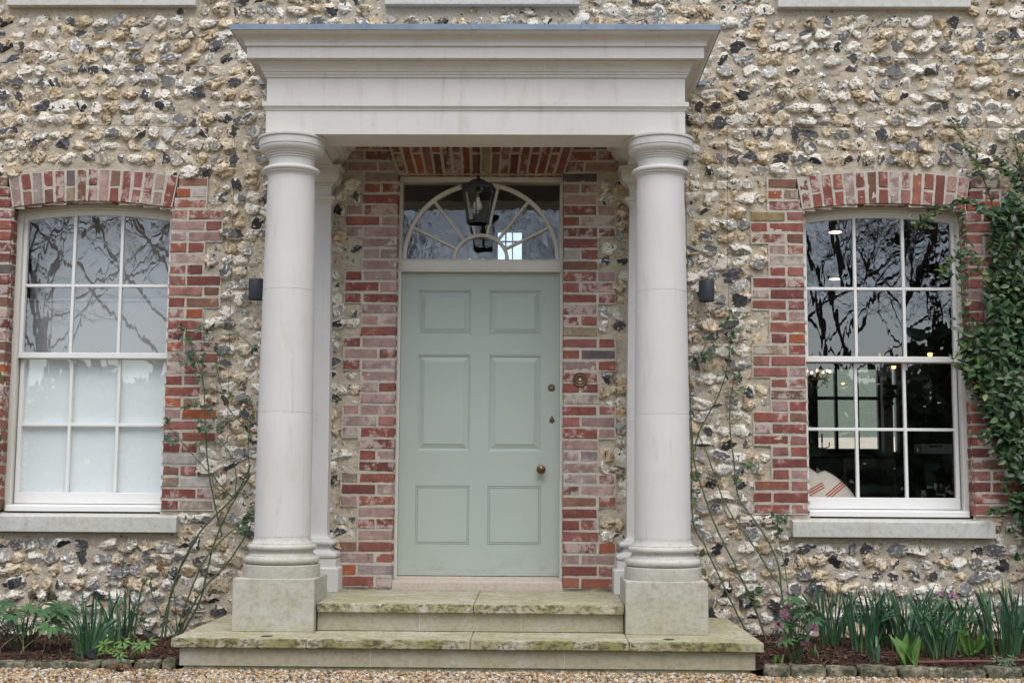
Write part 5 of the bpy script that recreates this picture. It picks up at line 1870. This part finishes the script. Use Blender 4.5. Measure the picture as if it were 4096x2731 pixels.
for p in ([(-3.33, -.1, .6), (-3.30, -.1, .75), (-3.24, -.12, .93), (-3.19, -.14, .90)], [(-3.42, -.1, 1.2), (-3.30, -.1, 1.30), (-3.24, -.1, 1.36), (-3.20, -.11, 1.40)], [(-3.40, -.1, 1.5), (-3.28, -.1, 1.6), (-3.22, -.1, 1.66)], [(-3.46, -.1, .05), (-3.40, -.1, .8), (-3.42, -.1, 1.6)]):
    mb.tube(smooth_path(p, 5), .004, .002, 6)
mb.build('stems', 'red_stem', t)
mb = MB()
for (x, z, n, sp) in ((-3.26, 1.63, 7, .03), (-3.22, 1.38, 4, .02), (-3.27, 1.28, 6, .03), (-3.24, .90, 5, .02), (-3.30, .80, 6, .03), (-3.30, .62, 5, .03), (-3.32, .5, 4, .03)):
    for k in range(n):
        cleaf(Vector((x + rd.gauss(0, sp), -rd.uniform(.08, .15), z + rd.gauss(0, sp))), None, .95, .35)
mb.build('leaves', 'climber_leaf', t, fix=False)

# --- daffodils: straps with a pale base, some bent over
def strap(mb, rd, b, lean, az, L, W, bend, pale=0.35):
    n = 12
    d = Vector((math.cos(az) * math.sin(lean), math.sin(az) * math.sin(lean), math.cos(lean)))
    p = Vector(b)
    hz = Vector((math.cos(az), math.sin(az), 0))
    tw = rd.uniform(0, math.pi)
    vs, tt = [], []
    r = rd.random()
    kink = rd.uniform(.45, .8) if rd.random() < 0.22 else 9
    for i in range(n + 1):
        t = i / n
        w = W * 0.5 * min(1.0, 0.75 + t) * (1 - max(0, (t - .82) / .18) ** 1.6 * .96)
        s0 = Vector((math.cos(tw), math.sin(tw), 0))
        s = (s0 - d * s0.dot(d)).normalized()
        nr = d.cross(s)
        vs += [p - s * w + nr * (w * .3), p, p + s * w + nr * (w * .3)]
        g = max(0, 1 - t / pale) * 0.9
        tt += [(r, g, 0, 1)] * 3
        p = p + d * (L / n)
        d = (d + hz * (bend / n * (1 + 1.5 * t)) - Vector((0, 0, bend * .6 / n * t))).normalized()
        if t < kink <= t + 1 / n:
            d = (d + hz * 1.6 - Vector((0, 0, .9))).normalized()
        tw += rd.uniform(-.05, .08)
    fs = []
    for i in range(n):
        a = 3 * i
        fs += [(a, a + 1, a + 4, a + 3), (a + 1, a + 2, a + 5, a + 4)]
    k0 = len(mb.v)
    mb.add(vs, fs, True)
    mb.t[k0:] = tt

def daffodil(x, y, n, h0, h1, sp, seed, label, bud=0):
    rd = random.Random(seed)
    t = tag(empty('daffodil_clump', (x, y, soil_z(x, y))), label, 'daffodils', 'daffodil clumps in leaf')
    mb = MB()
    for k in range(int(n * 1.45)):
        a = rd.uniform(0, 6.28)
        rr = sp * math.sqrt(rd.random())
        b = (x + rr * math.cos(a) * 1.5, y + rr * math.sin(a), soil_z(x, y) - 0.01)
        strap(mb, rd, b, abs(rd.gauss(0, .14)) + 0.02, a + rd.gauss(0, .8), rd.uniform(h0, h1), rd.uniform(.010, .0165), rd.choice((.1, .25, .5, .9)) * rd.uniform(.5, 1))
    mb.build('leaves', 'daff_leaf', t, fix=False)
    for k in range(bud):
        bx, h = x + rd.gauss(0, sp * .6), rd.uniform(h1 * .9, h1 * 1.05)
        mb = MB(); mb.tube([(bx, y, .04), (bx + .01, y - .01, h * .6), (bx + .03, y - .02, h)], .003, .0025, 6)
        mb.build('flower_stem', 'green_stem', t)
        mb = MB(); mb.lathe([(0.0, 0), (.004, .004), (.005, .010), (.0035, .019), (0, .024)], (0, 0, 0), 10)
        q = Matrix.Translation((bx + .03, y - .02, h - .004)) @ Euler((0, R(75), 0)).to_matrix().to_4x4()
        mb.v = [tuple(q @ Vector(v)) for v in mb.v]
        mb.build('bud', 'bud_yellow', t)
daffodil(-2.205, -1.19, 16, .20, .36, .035, 1, 'narrow upright daffodil clump at the front of the left bed')
daffodil(-2.265, -0.92, 22, .26, .43, .05, 2, 'tall arching daffodil clump in the middle of the left bed')
daffodil(-2.17, -0.66, 22, .25, .42, .05, 3, 'daffodil clump at the back of the left bed by the wall')
daffodil(2.262, -0.42, 26, .28, .43, .05, 4, 'daffodil clump with a yellow bud, nearest the right pink hellebore', 1)
daffodil(2.42, -0.62, 30, .28, .44, .06, 5, 'daffodil clump just left of the broad bright green leaves')
daffodil(2.56, -0.50, 24, .27, .42, .05, 6, 'daffodil clump against the wall under the right sill middle')
daffodil(2.69, -0.62, 34, .30, .46, .065, 7, 'dense daffodil clump behind the broad bright green leaves')
daffodil(2.80, -0.85, 30, .26, .42, .06, 8, 'front daffodil clump between the broad leaves and the lily shoots')
daffodil(2.88, -0.40, 20, .26, .42, .05, 9, 'daffodil clump behind the pale lily shoots')
daffodil(3.10, -0.36, 20, .24, .38, .05, 10, 'shorter daffodil clump between the lily shoots and the right edge')
daffodil(3.22, -0.75, 36, .32, .50, .07, 11, 'large tall daffodil clump at the right edge of the picture', 1)
daffodil(3.40, -0.60, 26, .32, .50, .06, 12, 'daffodil clump cut by the right edge of the picture')
daffodil(2.345, -1.12, 5, .12, .20, .025, 13, 'thin cluster of small daffodil leaves near the right bed front')

# broad bright leaves, lily shoots, pale shoot
def broad(name, label, cat, x, y, n, L, W, sp, lean, seed, mk='fresh_leaf'):
    rd = random.Random(seed)
    t = tag(empty(name, (x, y, soil_z(x, y))), label, cat)
    mb = MB()
    for k in range(n):
        a = math.pi * 2 * k / n + rd.uniform(-.3, .3)
        ln = rd.uniform(*lean)
        d = Vector((math.cos(a) * math.sin(ln), math.sin(a) * math.sin(ln), math.cos(ln)))
        mb.tint = (rd.random(), 0, 0, 1)
        nr = Vector((-math.cos(a), -math.sin(a), .35)) if rd.random() < .6 else Vector((rd.uniform(-.5, .5), -1, .3))
        leaf(mb, (x + rd.gauss(0, sp), y + rd.gauss(0, sp), soil_z(x, y) - .005), d, nr, L * rd.uniform(.7, 1.05), W * rd.uniform(.8, 1.1), .45, rd.uniform(-.05, .25), 8, 1.15)
    mb.build('leaves', mk, t, fix=False)
broad('tulip_leaves', 'broad bright green tulip-like leaves at the front of the right bed', 'tulip', 2.50, -1.17, 9, .21, .052, .03, (.1, .75), 3)
broad('lily_shoots', 'pale yellow-green lily shoots between the right daffodil clumps', 'lily', 2.975, -0.82, 13, .20, .040, .03, (.25, .9), 5)
broad('lily_shoots', 'second pale leafy tuft behind the lily shoots', 'lily', 2.93, -0.62, 9, .22, .036, .03, (.1, .7), 6)
broad('green_shoot', 'single pale green shoot poking up at the left bed edge', 'shoot', -2.312, -1.29, 2, .075, .018, .004, (.02, .1), 2)
broad('green_shoot', 'small green shoots in front of the right hellebore stems', 'shoot', 1.80, -1.2, 5, .09, .014, .02, (.1, .4), 9)
broad('daffodil_shoots', 'thin new shoots between the right hellebore and the daffodils', 'shoot', 2.06, -0.95, 5, .10, .012, .03, (.05, .3), 12)

# --- hellebores
def palmate(mb, rd, c, up, size, n=7):
    up = Vector(up).normalized()
    a = up.orthogonal().normalized(); b = up.cross(a)
    a0 = rd.uniform(0, 6.28)
    r = rd.random()
    for k in range(n):
        an = a0 + (k - (n - 1) / 2) * (4.6 / n)
        d = a * math.cos(an) + b * math.sin(an) + up * .12
        L = size * (1.0 - .09 * abs(k - (n - 1) / 2)) * rd.uniform(.9, 1.1)
        mb.tint = (min(1, max(0, r + rd.uniform(-.2, .2))), 0, 0, 1)
        leaf(mb, Vector(c) + d * .006, d, up, L, L * .33, .3, .28, 5, 1.0)
def hellebore(x, y, stems, label, seed, petal, loc_leaf=None):
    rd = random.Random(seed)
    z0 = soil_z(x, y)
    t = tag(empty('hellebore', (x, y, z0)), label, 'hellebore')
    ms, ml = MB(), MB()
    fl = []
    for (dx, dy, h, kind) in stems:
        p1 = Vector((x + dx, y + dy, z0 + h))
        p0 = Vector((x + dx * .15 + rd.gauss(0, .015), y + dy * .15, z0 - .01))
        mid = p0.lerp(p1, .6) + Vector((-dx * .18, 0, h * .12))
        ms.tube(smooth_path([p0, mid, p1], 6), .0036, .0022, 6)
        if kind == 'L':
            palmate(ml, rd, p1, (dx * 1.2 + rd.gauss(0, .15), dy * .8 - .35 + rd.gauss(0, .15), .9), rd.uniform(.075, .115))
        else:
            fl.append((p1, kind))
            for k in range(rd.choice((2, 3))):
                leaf_d = Vector((rd.uniform(-1, 1), rd.uniform(-1, .2), rd.uniform(.0, .8)))
                ml.tint = (rd.random(), 0, 0, 1)
                leaf(ml, p1 - Vector((0, 0, .015)), leaf_d, (0, -.4, 1), rd.uniform(.03, .055), .018, .3, .2)
    ms.build('stems', 'green_stem', t)
    ml.build('leaves', 'hell_leaf', t, fix=False)
    for (p, kind) in fl:
        mb = MB()
        ax = Vector((rd.uniform(-.5, .5), -.75, rd.uniform(-.7, -.1))).normalized()
        a = ax.orthogonal().normalized(); b = ax.cross(a)
        for k in range(5):
            an = k * 2 * math.pi / 5
            d = (a * math.cos(an) + b * math.sin(an)) + ax * .45
            mb.tint = (rd.random(), 0, 0, 1)
            leaf(mb, p, d, -ax, .030, .029, -.25, -.25, 5, .75)
        mb.build('flower', petal if kind == 'F' else 'petal_dusky', t, fix=False)
rd = random.Random(50)
st = [(rd.uniform(-.26, .24), rd.uniform(-.22, .16), rd.uniform(.13, .27), 'L') for k in range(26)] + [(.06, -.05, .34, 'F'), (.09, -.08, .33, 'F'), (.17, -.05, .32, 'D'), (.21, -.08, .33, 'D'), (.14, .02, .34, 'D')]
hellebore(-2.72, -0.82, st, 'leafy hellebore clump with nodding dusky pink flowers at the far left', 41, 'petal_dusky')
st = [(-.28, -.1, .20, 'L'), (-.3, -.2, .15, 'L'), (-.2, 0, .22, 'L'), (-.1, -.15, .18, 'L'), (.05, -.1, .2, 'L'), (.1, 0, .24, 'L'), (-.1, .1, .26, 'L')]
hellebore(-3.20, -0.75, st, 'hellebore leaves cut off by the left edge of the picture', 42, 'petal_dusky')
st = [(-.015, .02, .36, 'L'), (.05, .02, .30, 'L'), (.09, 0, .25, 'L'), (.02, -.03, .20, 'L'), (-.06, .0, .22, 'L'), (-.07, -.03, .13, 'L'), (.07, -.04, .15, 'L'), (.0, .05, .28, 'L'),
      (-.045, -.02, .325, 'F'), (-.06, -.02, .285, 'F'), (-.10, -.03, .225, 'F'), (-.03, -.03, .255, 'F'), (.11, -.02, .205, 'F'), (-.10, -.04, .125, 'F'), (.045, -.05, .125, 'F'), (.085, .0, .32, 'D'), (.12, .02, .29, 'D')]
hellebore(1.895, -1.10, st, 'sparse hellebore with bright pink flowers right of the steps', 43, 'petal_pink')
st = [(-.05, -.03, .26, 'L'), (.05, -.04, .27, 'L'), (.10, 0, .22, 'L'), (-.11, 0, .22, 'L'), (0, -.1, .2, 'L'), (.0, -.05, .31, 'F'), (.06, -.06, .30, 'F'), (-.09, -.05, .28, 'F'), (-.16, -.05, .27, 'F')]
hellebore(3.00, -0.25, st, 'hellebore with pink flowers behind the right daffodils by the wall', 44, 'petal_pink')
# maple-like seedling
t = tag(empty('leafy_seedling', (-1.965, -1.22, 0.04)), 'low pale green seedling with lobed leaves in the left bed front', 'seedling')
mb = MB(); rd = random.Random(6)
for k in range(11):
    x, y, z = -1.97 + rd.uniform(-.14, .14), -1.22 + rd.uniform(-.06, .08), .07 + rd.uniform(.0, .07)
    palmate(mb, rd, (x, y, z), (rd.uniform(-.4, .4), -.6, .8), rd.uniform(.04, .058), 5)
    mb.tube([(-1.965 + rd.uniform(-.03, .03), -1.2, .03), (x, y, z)], .0018, .0012, 5)
mb.build('leaves', 'fresh_leaf', t, fix=False)
t = tag(empty('leafy_seedling', (3.02, -1.33, 0.05)), 'tiny dark green seedling growing over the right edging stones', 'seedling')
mb = MB()
for k in range(6):
    x, y, z = 3.0 + rd.uniform(-.06, .06), -1.34 + rd.uniform(-.03, .04), .07 + rd.uniform(0, .04)
    palmate(mb, rd, (x, y, z), (rd.uniform(-.4, .4), -.8, .7), rd.uniform(.025, .035), 5)
mb.build('leaves', 'hell_leaf', t, fix=False)
# dead stalks, fallen leaves
def stalks(x0, x1, y0, y1, n, label, seed, h=(.08, .2)):
    rd = random.Random(seed)
    t = tag(empty('dead_stalks', ((x0 + x1) / 2, (y0 + y1) / 2, .04)), label, 'dead stalks')
    for k in range(n):
        x, y = rd.uniform(x0, x1), rd.uniform(y0, y1)
        z = soil_z(x, y)
        hh = rd.uniform(*h)
        mb = MB()
        mb.tube(smooth_path([(x, y, z - .01), (x + rd.gauss(0, .02), y + rd.gauss(0, .01), z + hh * .5), (x + rd.gauss(0, .05), y + rd.gauss(0, .02), z + hh)], 4), .0018, .0011, 5)
        mb.build('stalk', 'pale_stem', t)
stalks(-2.95, -2.45, -1.15, -0.7, 14, 'dry straw-coloured stalks under the left hellebore', 3)
stalks(-2.12, -1.85, -1.2, -0.9, 7, 'few dry straw stalks near the lobed seedling', 4, (.06, .14))
def litter(name, label, x, y, n, sx, sy, seed, zf):
    rd = random.Random(seed)
    mb = MB()
    for k in range(n):
        px, py = x + rd.gauss(0, sx), y + rd.gauss(0, sy)
        mb.tint = (rd.random(), 0, 0, 1)
        L = rd.uniform(.02, .045)
        leaf(mb, (px, py, zf(px, py) + rd.uniform(.004, .016)), (rd.gauss(0, 1), rd.gauss(0, 1), rd.uniform(-.1, .4)), (rd.gauss(0, .4), rd.gauss(0, .4) - .4, 1), L, L * .5, rd.uniform(-.5, .6), rd.uniform(-.3, .4))
    tag(mb.build(name, 'dead_leaf', fix=False), label, 'fallen leaves')
litter('fallen_leaves', 'small heap of dark fallen leaves on the gravel by the left edging', -1.93, -1.44, 34, .05, .018, 4, lambda x, y: .012)
litter('fallen_leaves', 'scattered brown leaves on the soil of the right bed', 2.55, -1.0, 34, .45, .22, 5, soil_z)
litter('fallen_leaves', 'scattered brown leaves on the soil of the left bed', -2.35, -1.0, 30, .35, .18, 6, soil_z)
mb = MB(); mb.tube(smooth_path([(2.58, -1.165, .058), (2.9, -1.13, .06), (3.3, -1.06, .062), (3.9, -.98, .064)], 6, .001), .0085, .0085, 8)
tag(mb.build('rusty_pipe', 'pipe'), 'thin rusty red-brown pipe lying along the right bed front', 'pipe')
t = tag(empty('garden_spotlight', (-2.19, -1.235, .05)), 'small black plastic garden light lying among the left daffodils', 'garden light')
mb = MB()
def tilted_lathe(prof, c, rot, seg=20):
    m0 = len(mb.v); mb.lathe(prof, (0, 0, 0), seg)
    q = Matrix.Translation(c) @ Euler(rot).to_matrix().to_4x4()
    mb.v[m0:] = [tuple(q @ Vector(v)) for v in mb.v[m0:]]
tilted_lathe([(.012, -.055), (.021, -.05), (.024, .04), (.026, .05), (.022, .05), (.020, .044), (0, .044)], (-2.175, -1.235, .072), (R(85), 0, R(35)))
mb.build('lamp_head', 'plastic', t)
mb = MB(); mb.tube(smooth_path([(-2.20, -1.20, .07), (-2.26, -1.19, .066), (-2.31, -1.20, .062)], 5), .008, .005, 8)
mb.build('cable', 'plastic', t)

# ------------------------------------------------------------------ behind the glass
def window_blind(x0, x1, y, z0, z1, mk, label):
    mb = MB()
    mb.box((x0, y, z0), (x1, y + .004, z1))
    mb.box((x0, y - .006, z0 - .004), (x1, y + .008, z0 + .018))
    mb.tube([(x0, y + .012, z1 + .01), (x1, y + .012, z1 + .01)], .018, .018, 12)
    tag(mb.build('window_blind', mk), label, 'blind')
c = WIN[0]
window_blind(c - .545, c + .545, .240, .915, 1.90, 'blind', 'flat white blind filling the lower half of the left window')
window_blind(c - .60, c + .60, .42, 1.70, 2.34, 'grey_blind', 'pale roller blind hanging inside the upper half of the left window')
window_blind(c - .60, c + .60, .50, 2.28, 3.02, 'pale_room', 'grey upper blind seen through the top row of panes in the left window')
# dining room
mb = MB()
for (x0, x1) in ((3.352, 3.385), (3.565, 3.597), (3.785, 3.821), (4.02, 4.05)):
    mb.box((x0, 5.02, 1.42), (x1, 5.08, 2.318))
mb.box((3.352, 5.025, 1.965), (4.05, 5.075, 2.0)); mb.box((3.352, 5.03, 1.42), (4.05, 5.07, 1.45)); mb.box((3.352, 5.03, 2.29), (4.05, 5.07, 2.318))
fwn = mb.build('far_window', 'dark_wood', HOUSE)
mb = MB(); mb.box((3.352, 5.055, 1.43), (4.05, 5.058, 2.31)); mb.build('far_pane', 'pane', fwn)
mb = MB(); mb.box((4.06, 4.96, 1.40), (4.16, 5.10, 2.36)); mb.box((4.20, 4.97, 1.40), (4.23, 5.06, 2.36)); mb.build('casing', 'white', fwn, bevel=.004)
mb = MB(); mb.box((1.98, .285, .34), (3.50, .78, .70)); mb.build('window_seat', 'dark_wood', HOUSE, bevel=.006)
def cushion(x, y, z, ang, label, tip=0.0):
    n = 22
    V = []
    for side in (1, -1):
        for i in range(n + 1):
            for j in range(n + 1):
                u, v = -1 + 2 * i / n, -1 + 2 * j / n
                pin = 1 + .18 * (1 - abs(u) ** 2.2) * abs(v) ** 3
                pin2 = 1 + .22 * (1 - abs(v) ** 2.2) * abs(u) ** 3
                th = .092 * (max(0, (1 - u * u) * (1 - v * v))) ** .42
                wr = .004 * mn.noise(Vector((u * 3, v * 3, side + x)))
                V.append((u * .190 * pin2, side * (th + wr * th * 12), v * .190 * pin))
    F = []
    m = (n + 1) ** 2
    for s in range(2):
        for i in range(n):
            for j in range(n):
                a = s * m + i * (n + 1) + j
                q = (a, a + 1, a + n + 2, a + n + 1)
                F.append(q if s == 0 else q[::-1])
    me = bpy.data.meshes.new('cushion')
    me.from_pydata(V, [], F)
    for f in me.polygons:
        f.use_smooth = True
    bm = bmesh.new(); bm.from_mesh(me); bmesh.ops.remove_doubles(bm, verts=bm.verts, dist=1e-4); bmesh.ops.recalc_face_normals(bm, faces=bm.faces); bm.to_mesh(me); bm.free()
    o = link('cushion', me, 'linen')
    o.location = (x, y, z)
    o.rotation_euler = (R(-8), -ang, tip)
    tag(o, label, 'cushion', 'striped linen cushions')
cushion(2.388, .345, .90, R(40), 'cream linen cushion with red stripes, the fuller one leaning in the right window')
cushion(2.235, .33, .925, R(30), 'cream linen cushion with red stripes, mostly hidden by the window jamb')
t = tag(empty('sideboard', (3.4, 3.1, .34)), 'long dark wooden sideboard across the dim dining room', 'sideboard')
mb = MB(); mb.box((2.3, 2.95, 1.315), (4.7, 3.5, 1.35)); mb.build('top', 'dark_wood', t, bevel=.004)
mb = MB(); mb.box((2.35, 3.0, .34), (4.65, 3.45, 1.314))
for k in range(6):
    mb.box((2.40 + k * .375, 2.988, .45), (2.74 + k * .375, 3.0, 1.25))
mb.build('cabinet', 'dark_wood', t, bevel=.003)
t = tag(empty('white_box', (3.98, 3.0, 1.35)), 'pale shallow box standing on the dark sideboard', 'box')
mb = MB(); mb.box((3.86, 2.98, 1.352), (4.14, 3.2, 1.44)); mb.build('tray', 'blind', t, bevel=.004)
mb = MB(); mb.box((3.93, 2.974, 1.412), (4.05, 2.9795, 1.422)); mb.build('handle', 'black_iron', t)
def pendant(x, y, z, ztop, label, r=.115):
    t = tag(empty('pendant_lamp', (x, y, z)), label, 'pendant lamp', 'lit pendant lamps in the dining room')
    mb = MB(); mb.lathe([(r, z + .005), (r * .96, z + .012), (r * .5, z + .045), (.03, z + .062), (.02, z + .075), (0, z + .08)], (x, y, 0), 32)
    mb.build('lamp_shade', 'bronze', t)
    mb = MB(); mb.lathe([(0, z - .02), (.016, z - .014), (.021, z + .005), (.014, z + .03), (0, z + .032)], (x, y, 0), 16)
    mb.build('bulb', 'warm_lamp', t)
    mb = MB(); mb.tube([(x, y, z + .07), (x, y, ztop)], .003, .003, 5); mb.build('cord', 'black_iron', t)
pendant(3.817, 2.5, 2.20, 3.08, 'lit pendant lamp with a shallow cone shade above the meeting rail')
pendant(3.915, 4.0, 2.225, 3.08, 'lit pendant lamp just below the meeting rail, farther back', .08)
for (x, y, l) in ((2.784, 1.5, 'glowing ceiling spotlight seen in the upper left pane'), (3.33, 3.9, 'glowing ceiling spotlight seen in the pane below it')):
    mb = MB(); mb.lathe([(0, 3.074), (.045, 3.074), (.05, 3.079), (0, 3.079)], (x, y, 0), 20)
    tag(mb.build('ceiling_spotlight', 'spot_lamp'), l, 'ceiling light', 'dining room ceiling lights')
t = tag(empty('chandelier', (2.62, 1.5, 1.95)), 'small gilt chandelier with crystal drops at the left of the right window', 'chandelier')
rd = random.Random(12)
mb = MB(); mb.tube([(2.62, 1.5, 3.08), (2.62, 1.5, 1.94)], .004, .004, 6)
mb.lathe([(0, 1.88), (.012, 1.89), (.022, 1.91), (.012, 1.935), (.018, 1.95), (.01, 1.975), (0, 1.98)], (2.62, 1.5, 0), 16)
for k in range(7):
    a = k * 2 * math.pi / 7
    mb.tube(smooth_path([(2.62, 1.5, 1.92), (2.62 + .05 * math.cos(a), 1.5 + .05 * math.sin(a), 1.895), (2.62 + .095 * math.cos(a), 1.5 + .095 * math.sin(a), 1.92), (2.62 + .1 * math.cos(a), 1.5 + .1 * math.sin(a), 1.945)], 5), .004, .004, 6)
mb.build('arms', 'brass', t)
for k in range(7):
    a = k * 2 * math.pi / 7
    mb = MB(); mb.lathe([(0, 1.948), (.008, 1.951), (.009, 1.958), (.005, 1.966), (0, 1.968)], (2.62 + .1 * math.cos(a), 1.5 + .1 * math.sin(a), 0), 10)
    mb.build('bulb', 'spot_lamp', t)
for k in range(26):
    a = rd.uniform(0, 6.28); r = rd.choice((.05, .098, .075)); z = rd.uniform(1.82, 1.885)
    mb = MB(); mb.lathe([(0, z), (.006, z + .006), (.004, z + .016), (.001, z + .022), (0, z + .03)], (2.62 + r * math.cos(a), 1.5 + r * math.sin(a), 0), 8)
    mb.build('crystal_drop', 'crystal', t)
t = tag(empty('candlestick', (3.33, 4.6, 1.36)), 'dark branched candlestick silhouetted against the far window', 'candlestick')
mb = MB(); mb.tube([(3.33, 4.6, 1.36), (3.33, 4.6, 1.50)], .008, .006, 8)
mb.tube(smooth_path([(3.25, 4.6, 1.50), (3.26, 4.6, 1.455), (3.33, 4.6, 1.44), (3.395, 4.6, 1.455), (3.405, 4.6, 1.50)], 5), .005, .005, 6)
mb.lathe([(.04, 1.352), (.03, 1.362), (.008, 1.37), (0, 1.37)], (3.33, 4.6, 0), 16)
mb.build('stand', 'black_iron', t)
mb = MB(); mb.tube([(3.33, 4.6, 1.50), (3.33, 4.6, 1.59)], .009, .008, 8); mb.build('candle', 'dark_wood', t)
mb = MB(); mb.box((3.1, 4.5, 1.30), (3.8, 4.99, 1.351)); mb.build('far_window_shelf', 'dark_wood', HOUSE)
t = tag(empty('dried_flowers', (4.01, 4.5, 2.3)), 'dark bunch of dried flowers hanging before the far window', 'dried flowers')
mb = MB(); rd = random.Random(19)
for k in range(60):
    mb.tint = (.2, 0, 0, 1)
    leaf(mb, (4.01 + rd.gauss(0, .03), 4.5 + rd.gauss(0, .02), 2.0 + rd.gauss(0, .06)), (rd.gauss(0, 1), rd.gauss(0, 1), rd.gauss(-.4, 1)), (0, -1, .2), .06, .03)
mb.tube([(4.01, 4.5, 3.08), (4.01, 4.5, 2.0)], .002, .002, 4)
mb.build('blooms', 'dark_wood', t, fix=False)
t = tag(empty('dining_chair', (3.1, 1.6, .34)), 'dark wooden chair standing in the shadow of the dining room', 'chair')
mb = MB()
for (x, y) in ((2.9, 1.4), (3.3, 1.4), (2.9, 1.8), (3.3, 1.8)):
    mb = MB(); mb.tube([(x, y, .34), (x, y, .80)], .018, .02, 8); mb.build('leg', 'dark_wood', t)
mb = MB(); mb.box((2.87, 1.37, .80), (3.33, 1.83, .84)); mb.build('seat', 'dark_wood', t, bevel=.008)
mb = MB(); mb.tube([(2.9, 1.8, .84), (2.9, 1.86, 1.28)], .018, .016, 8); mb.tube([(3.3, 1.8, .84), (3.3, 1.86, 1.28)], .018, .016, 8); mb.box((2.9, 1.845, 1.2), (3.3, 1.87, 1.28)); mb.box((2.9, 1.83, 1.0), (3.3, 1.85, 1.06)); mb.build('backrest', 'dark_wood', t)
t = tag(empty('hall_chandelier', (-.13, 2.5, 3.0)), 'lit hall chandelier glimpsed low behind the fanlight', 'chandelier')
for k in range(6):
    mb = MB(); mb.lathe([(0, 2.985), (.008, 2.99), (.008, 3.0), (0, 3.008)], (-.13 + .12 * math.cos(k * 1.047), 2.5 + .12 * math.sin(k * 1.047), 0), 8)
    mb.build('bulb', 'spot_lamp', t)
mb = MB(); mb.lathe([(.125, 2.975), (.13, 2.98), (.125, 2.985)], (-.13, 2.5, 0), 24); mb.tube([(-.13, 2.5, 2.98), (-.13, 2.5, 4.3)], .004, .004, 5)
mb.build('ring', 'brass', t)

# ------------------------------------------------------------------ the woodland edge behind the photographer, seen only mirrored in the glass
def bare_tree(seed, h):
    rd = random.Random(seed)
    mt, mc = MB(), MB()
    def grow(p, d, L, r, lv):
        n = 4 if lv < 2 else 3
        pts = [p]
        q = p
        for i in range(n):
            d = (d + Vector((rd.gauss(0, .16), rd.gauss(0, .16), rd.gauss(.03 if lv < 3 else -.05, .13)))).normalized()
            q = q + d * (L / n)
            pts.append(q)
        (mt if lv == 0 else mc).tube(pts, r, r * .55, 6 if lv == 0 else 4 if lv < 3 else 3)
        if lv >= 5:
            return
        k = (11, 5, 5, 4, 3)[lv]
        for j in range(k):
            f = (.25 + .75 * (j + rd.random()) / k) if lv == 0 else rd.uniform(.25, 1)
            i = min(n - 1, int(f * n))
            b = pts[i].lerp(pts[i + 1], f * n - i if f < 1 else 1)
            a = rd.uniform(0, 6.28)
            o = Vector((math.cos(a), math.sin(a), rd.uniform(.1, .9)))
            grow(b, (d * .45 + o).normalized(), L * rd.uniform(.42, .62), max(.0055, r * rd.uniform(.28, .42)), lv + 1)
    grow(Vector((0, 0, 0)), Vector((0, 0, 1)), h, h * .0095, 0)
    return mt, mc
def plant_tree(mt, mc, loc, rz, label, data=None):
    t = tag(empty('bare_tree', loc), label, 'tree', 'bare trees mirrored in the glass')
    t.rotation_euler = (0, 0, rz)
    if data is None:
        a = mt.build('trunk', 'bark'); b = mc.build('crown', 'bark')
        data = (a.data, b.data)
        a.parent = t; b.parent = t
    else:
        for nm, d in zip(('trunk', 'crown'), data):
            o = bpy.data.objects.new(nm, d); COL.objects.link(o); o.parent = t
    return data
protos = [None, None, None]
spots = [(13.6, -38, 0, 'left-centre'), (-16.5, -40, 1, ''), (-12.5, -34, 2, ''), (-20, -44, 0, ''), (-2.5, -38, 1, ''), (1.0, -42, 2, ''), (-5.2, -46, 0, ''), (9.5, -44, 2, ''), (17.5, -46, 1, ''), (20, -40, 2, ''), (-9, -50, 1, ''), (5, -48, 0, ''), (-15, -52, 2, ''), (11.6, -43, 0, ''), (15.6, -52, 2, '')]
names = ['tall bare tree mirrored in the middle upper pane of the right window', 'bare tree mirrored in the middle of the left window', 'bare tree mirrored at the right side of the left window', 'bare tree mirrored at the left side of the left window', 'bare tree mirrored in the left half of the fanlight', 'bare tree mirrored in the right half of the fanlight', 'bare tree mirrored at the left end of the fanlight', 'bare tree mirrored in the left upper pane of the right window', 'bare tree mirrored in the right upper pane of the right window', 'bare tree mirrored behind the evergreen climber', 'farther bare tree behind those mirrored in the left window', 'farther bare tree mirrored behind the portico reflection', 'farthest bare tree mirrored low in the left window', 'bare tree mirrored between the left and middle upper panes of the right window', 'farther bare tree mirrored between the middle and right upper panes of the right window']
for i, (x, y, k, _) in enumerate(spots):
    if protos[k] is None:
        mt, mc = bare_tree(60 + k, 15 + 2 * k)
        protos[k] = plant_tree(mt, mc, (x, y, 0), 0, names[i])
    else:
        plant_tree(None, None, (x, y, 0), 1.3 * i, names[i], protos[k])
def hedge(x0, x1, y, h, label, seed):
    rd = random.Random(seed)
    mb = MB()
    n = int((x1 - x0) * h * 48)
    for k in range(n):
        x = rd.uniform(x0, x1)
        top = h * (0.80 + .30 * mn.noise(Vector((x * .35, seed, 0))) + .12 * mn.noise(Vector((x * 1.4, seed, 3))))
        z = top * rd.random() ** .7
        mb.tint = (rd.random() * .6, 0, 0, 1)
        leaf(mb, (x, y + rd.gauss(0, .5), z), (rd.gauss(0, 1), rd.gauss(0, 1), rd.gauss(0, 1)), (rd.gauss(0, .6), 1, .6), rd.uniform(.4, .75), rd.uniform(.25, .45), .2, .2, 3)
    tag(mb.build('evergreen_hedge', 'climber_leaf', fix=False), label, 'hedge')
hedge(-30, 7, -30, 4.8, 'dark evergreen hedge mirrored low in the left window and fanlight', 2)
hedge(7, 34, -30, 5.5, 'tall dark evergreen hedge mirrored in the lower panes of the right window', 5)
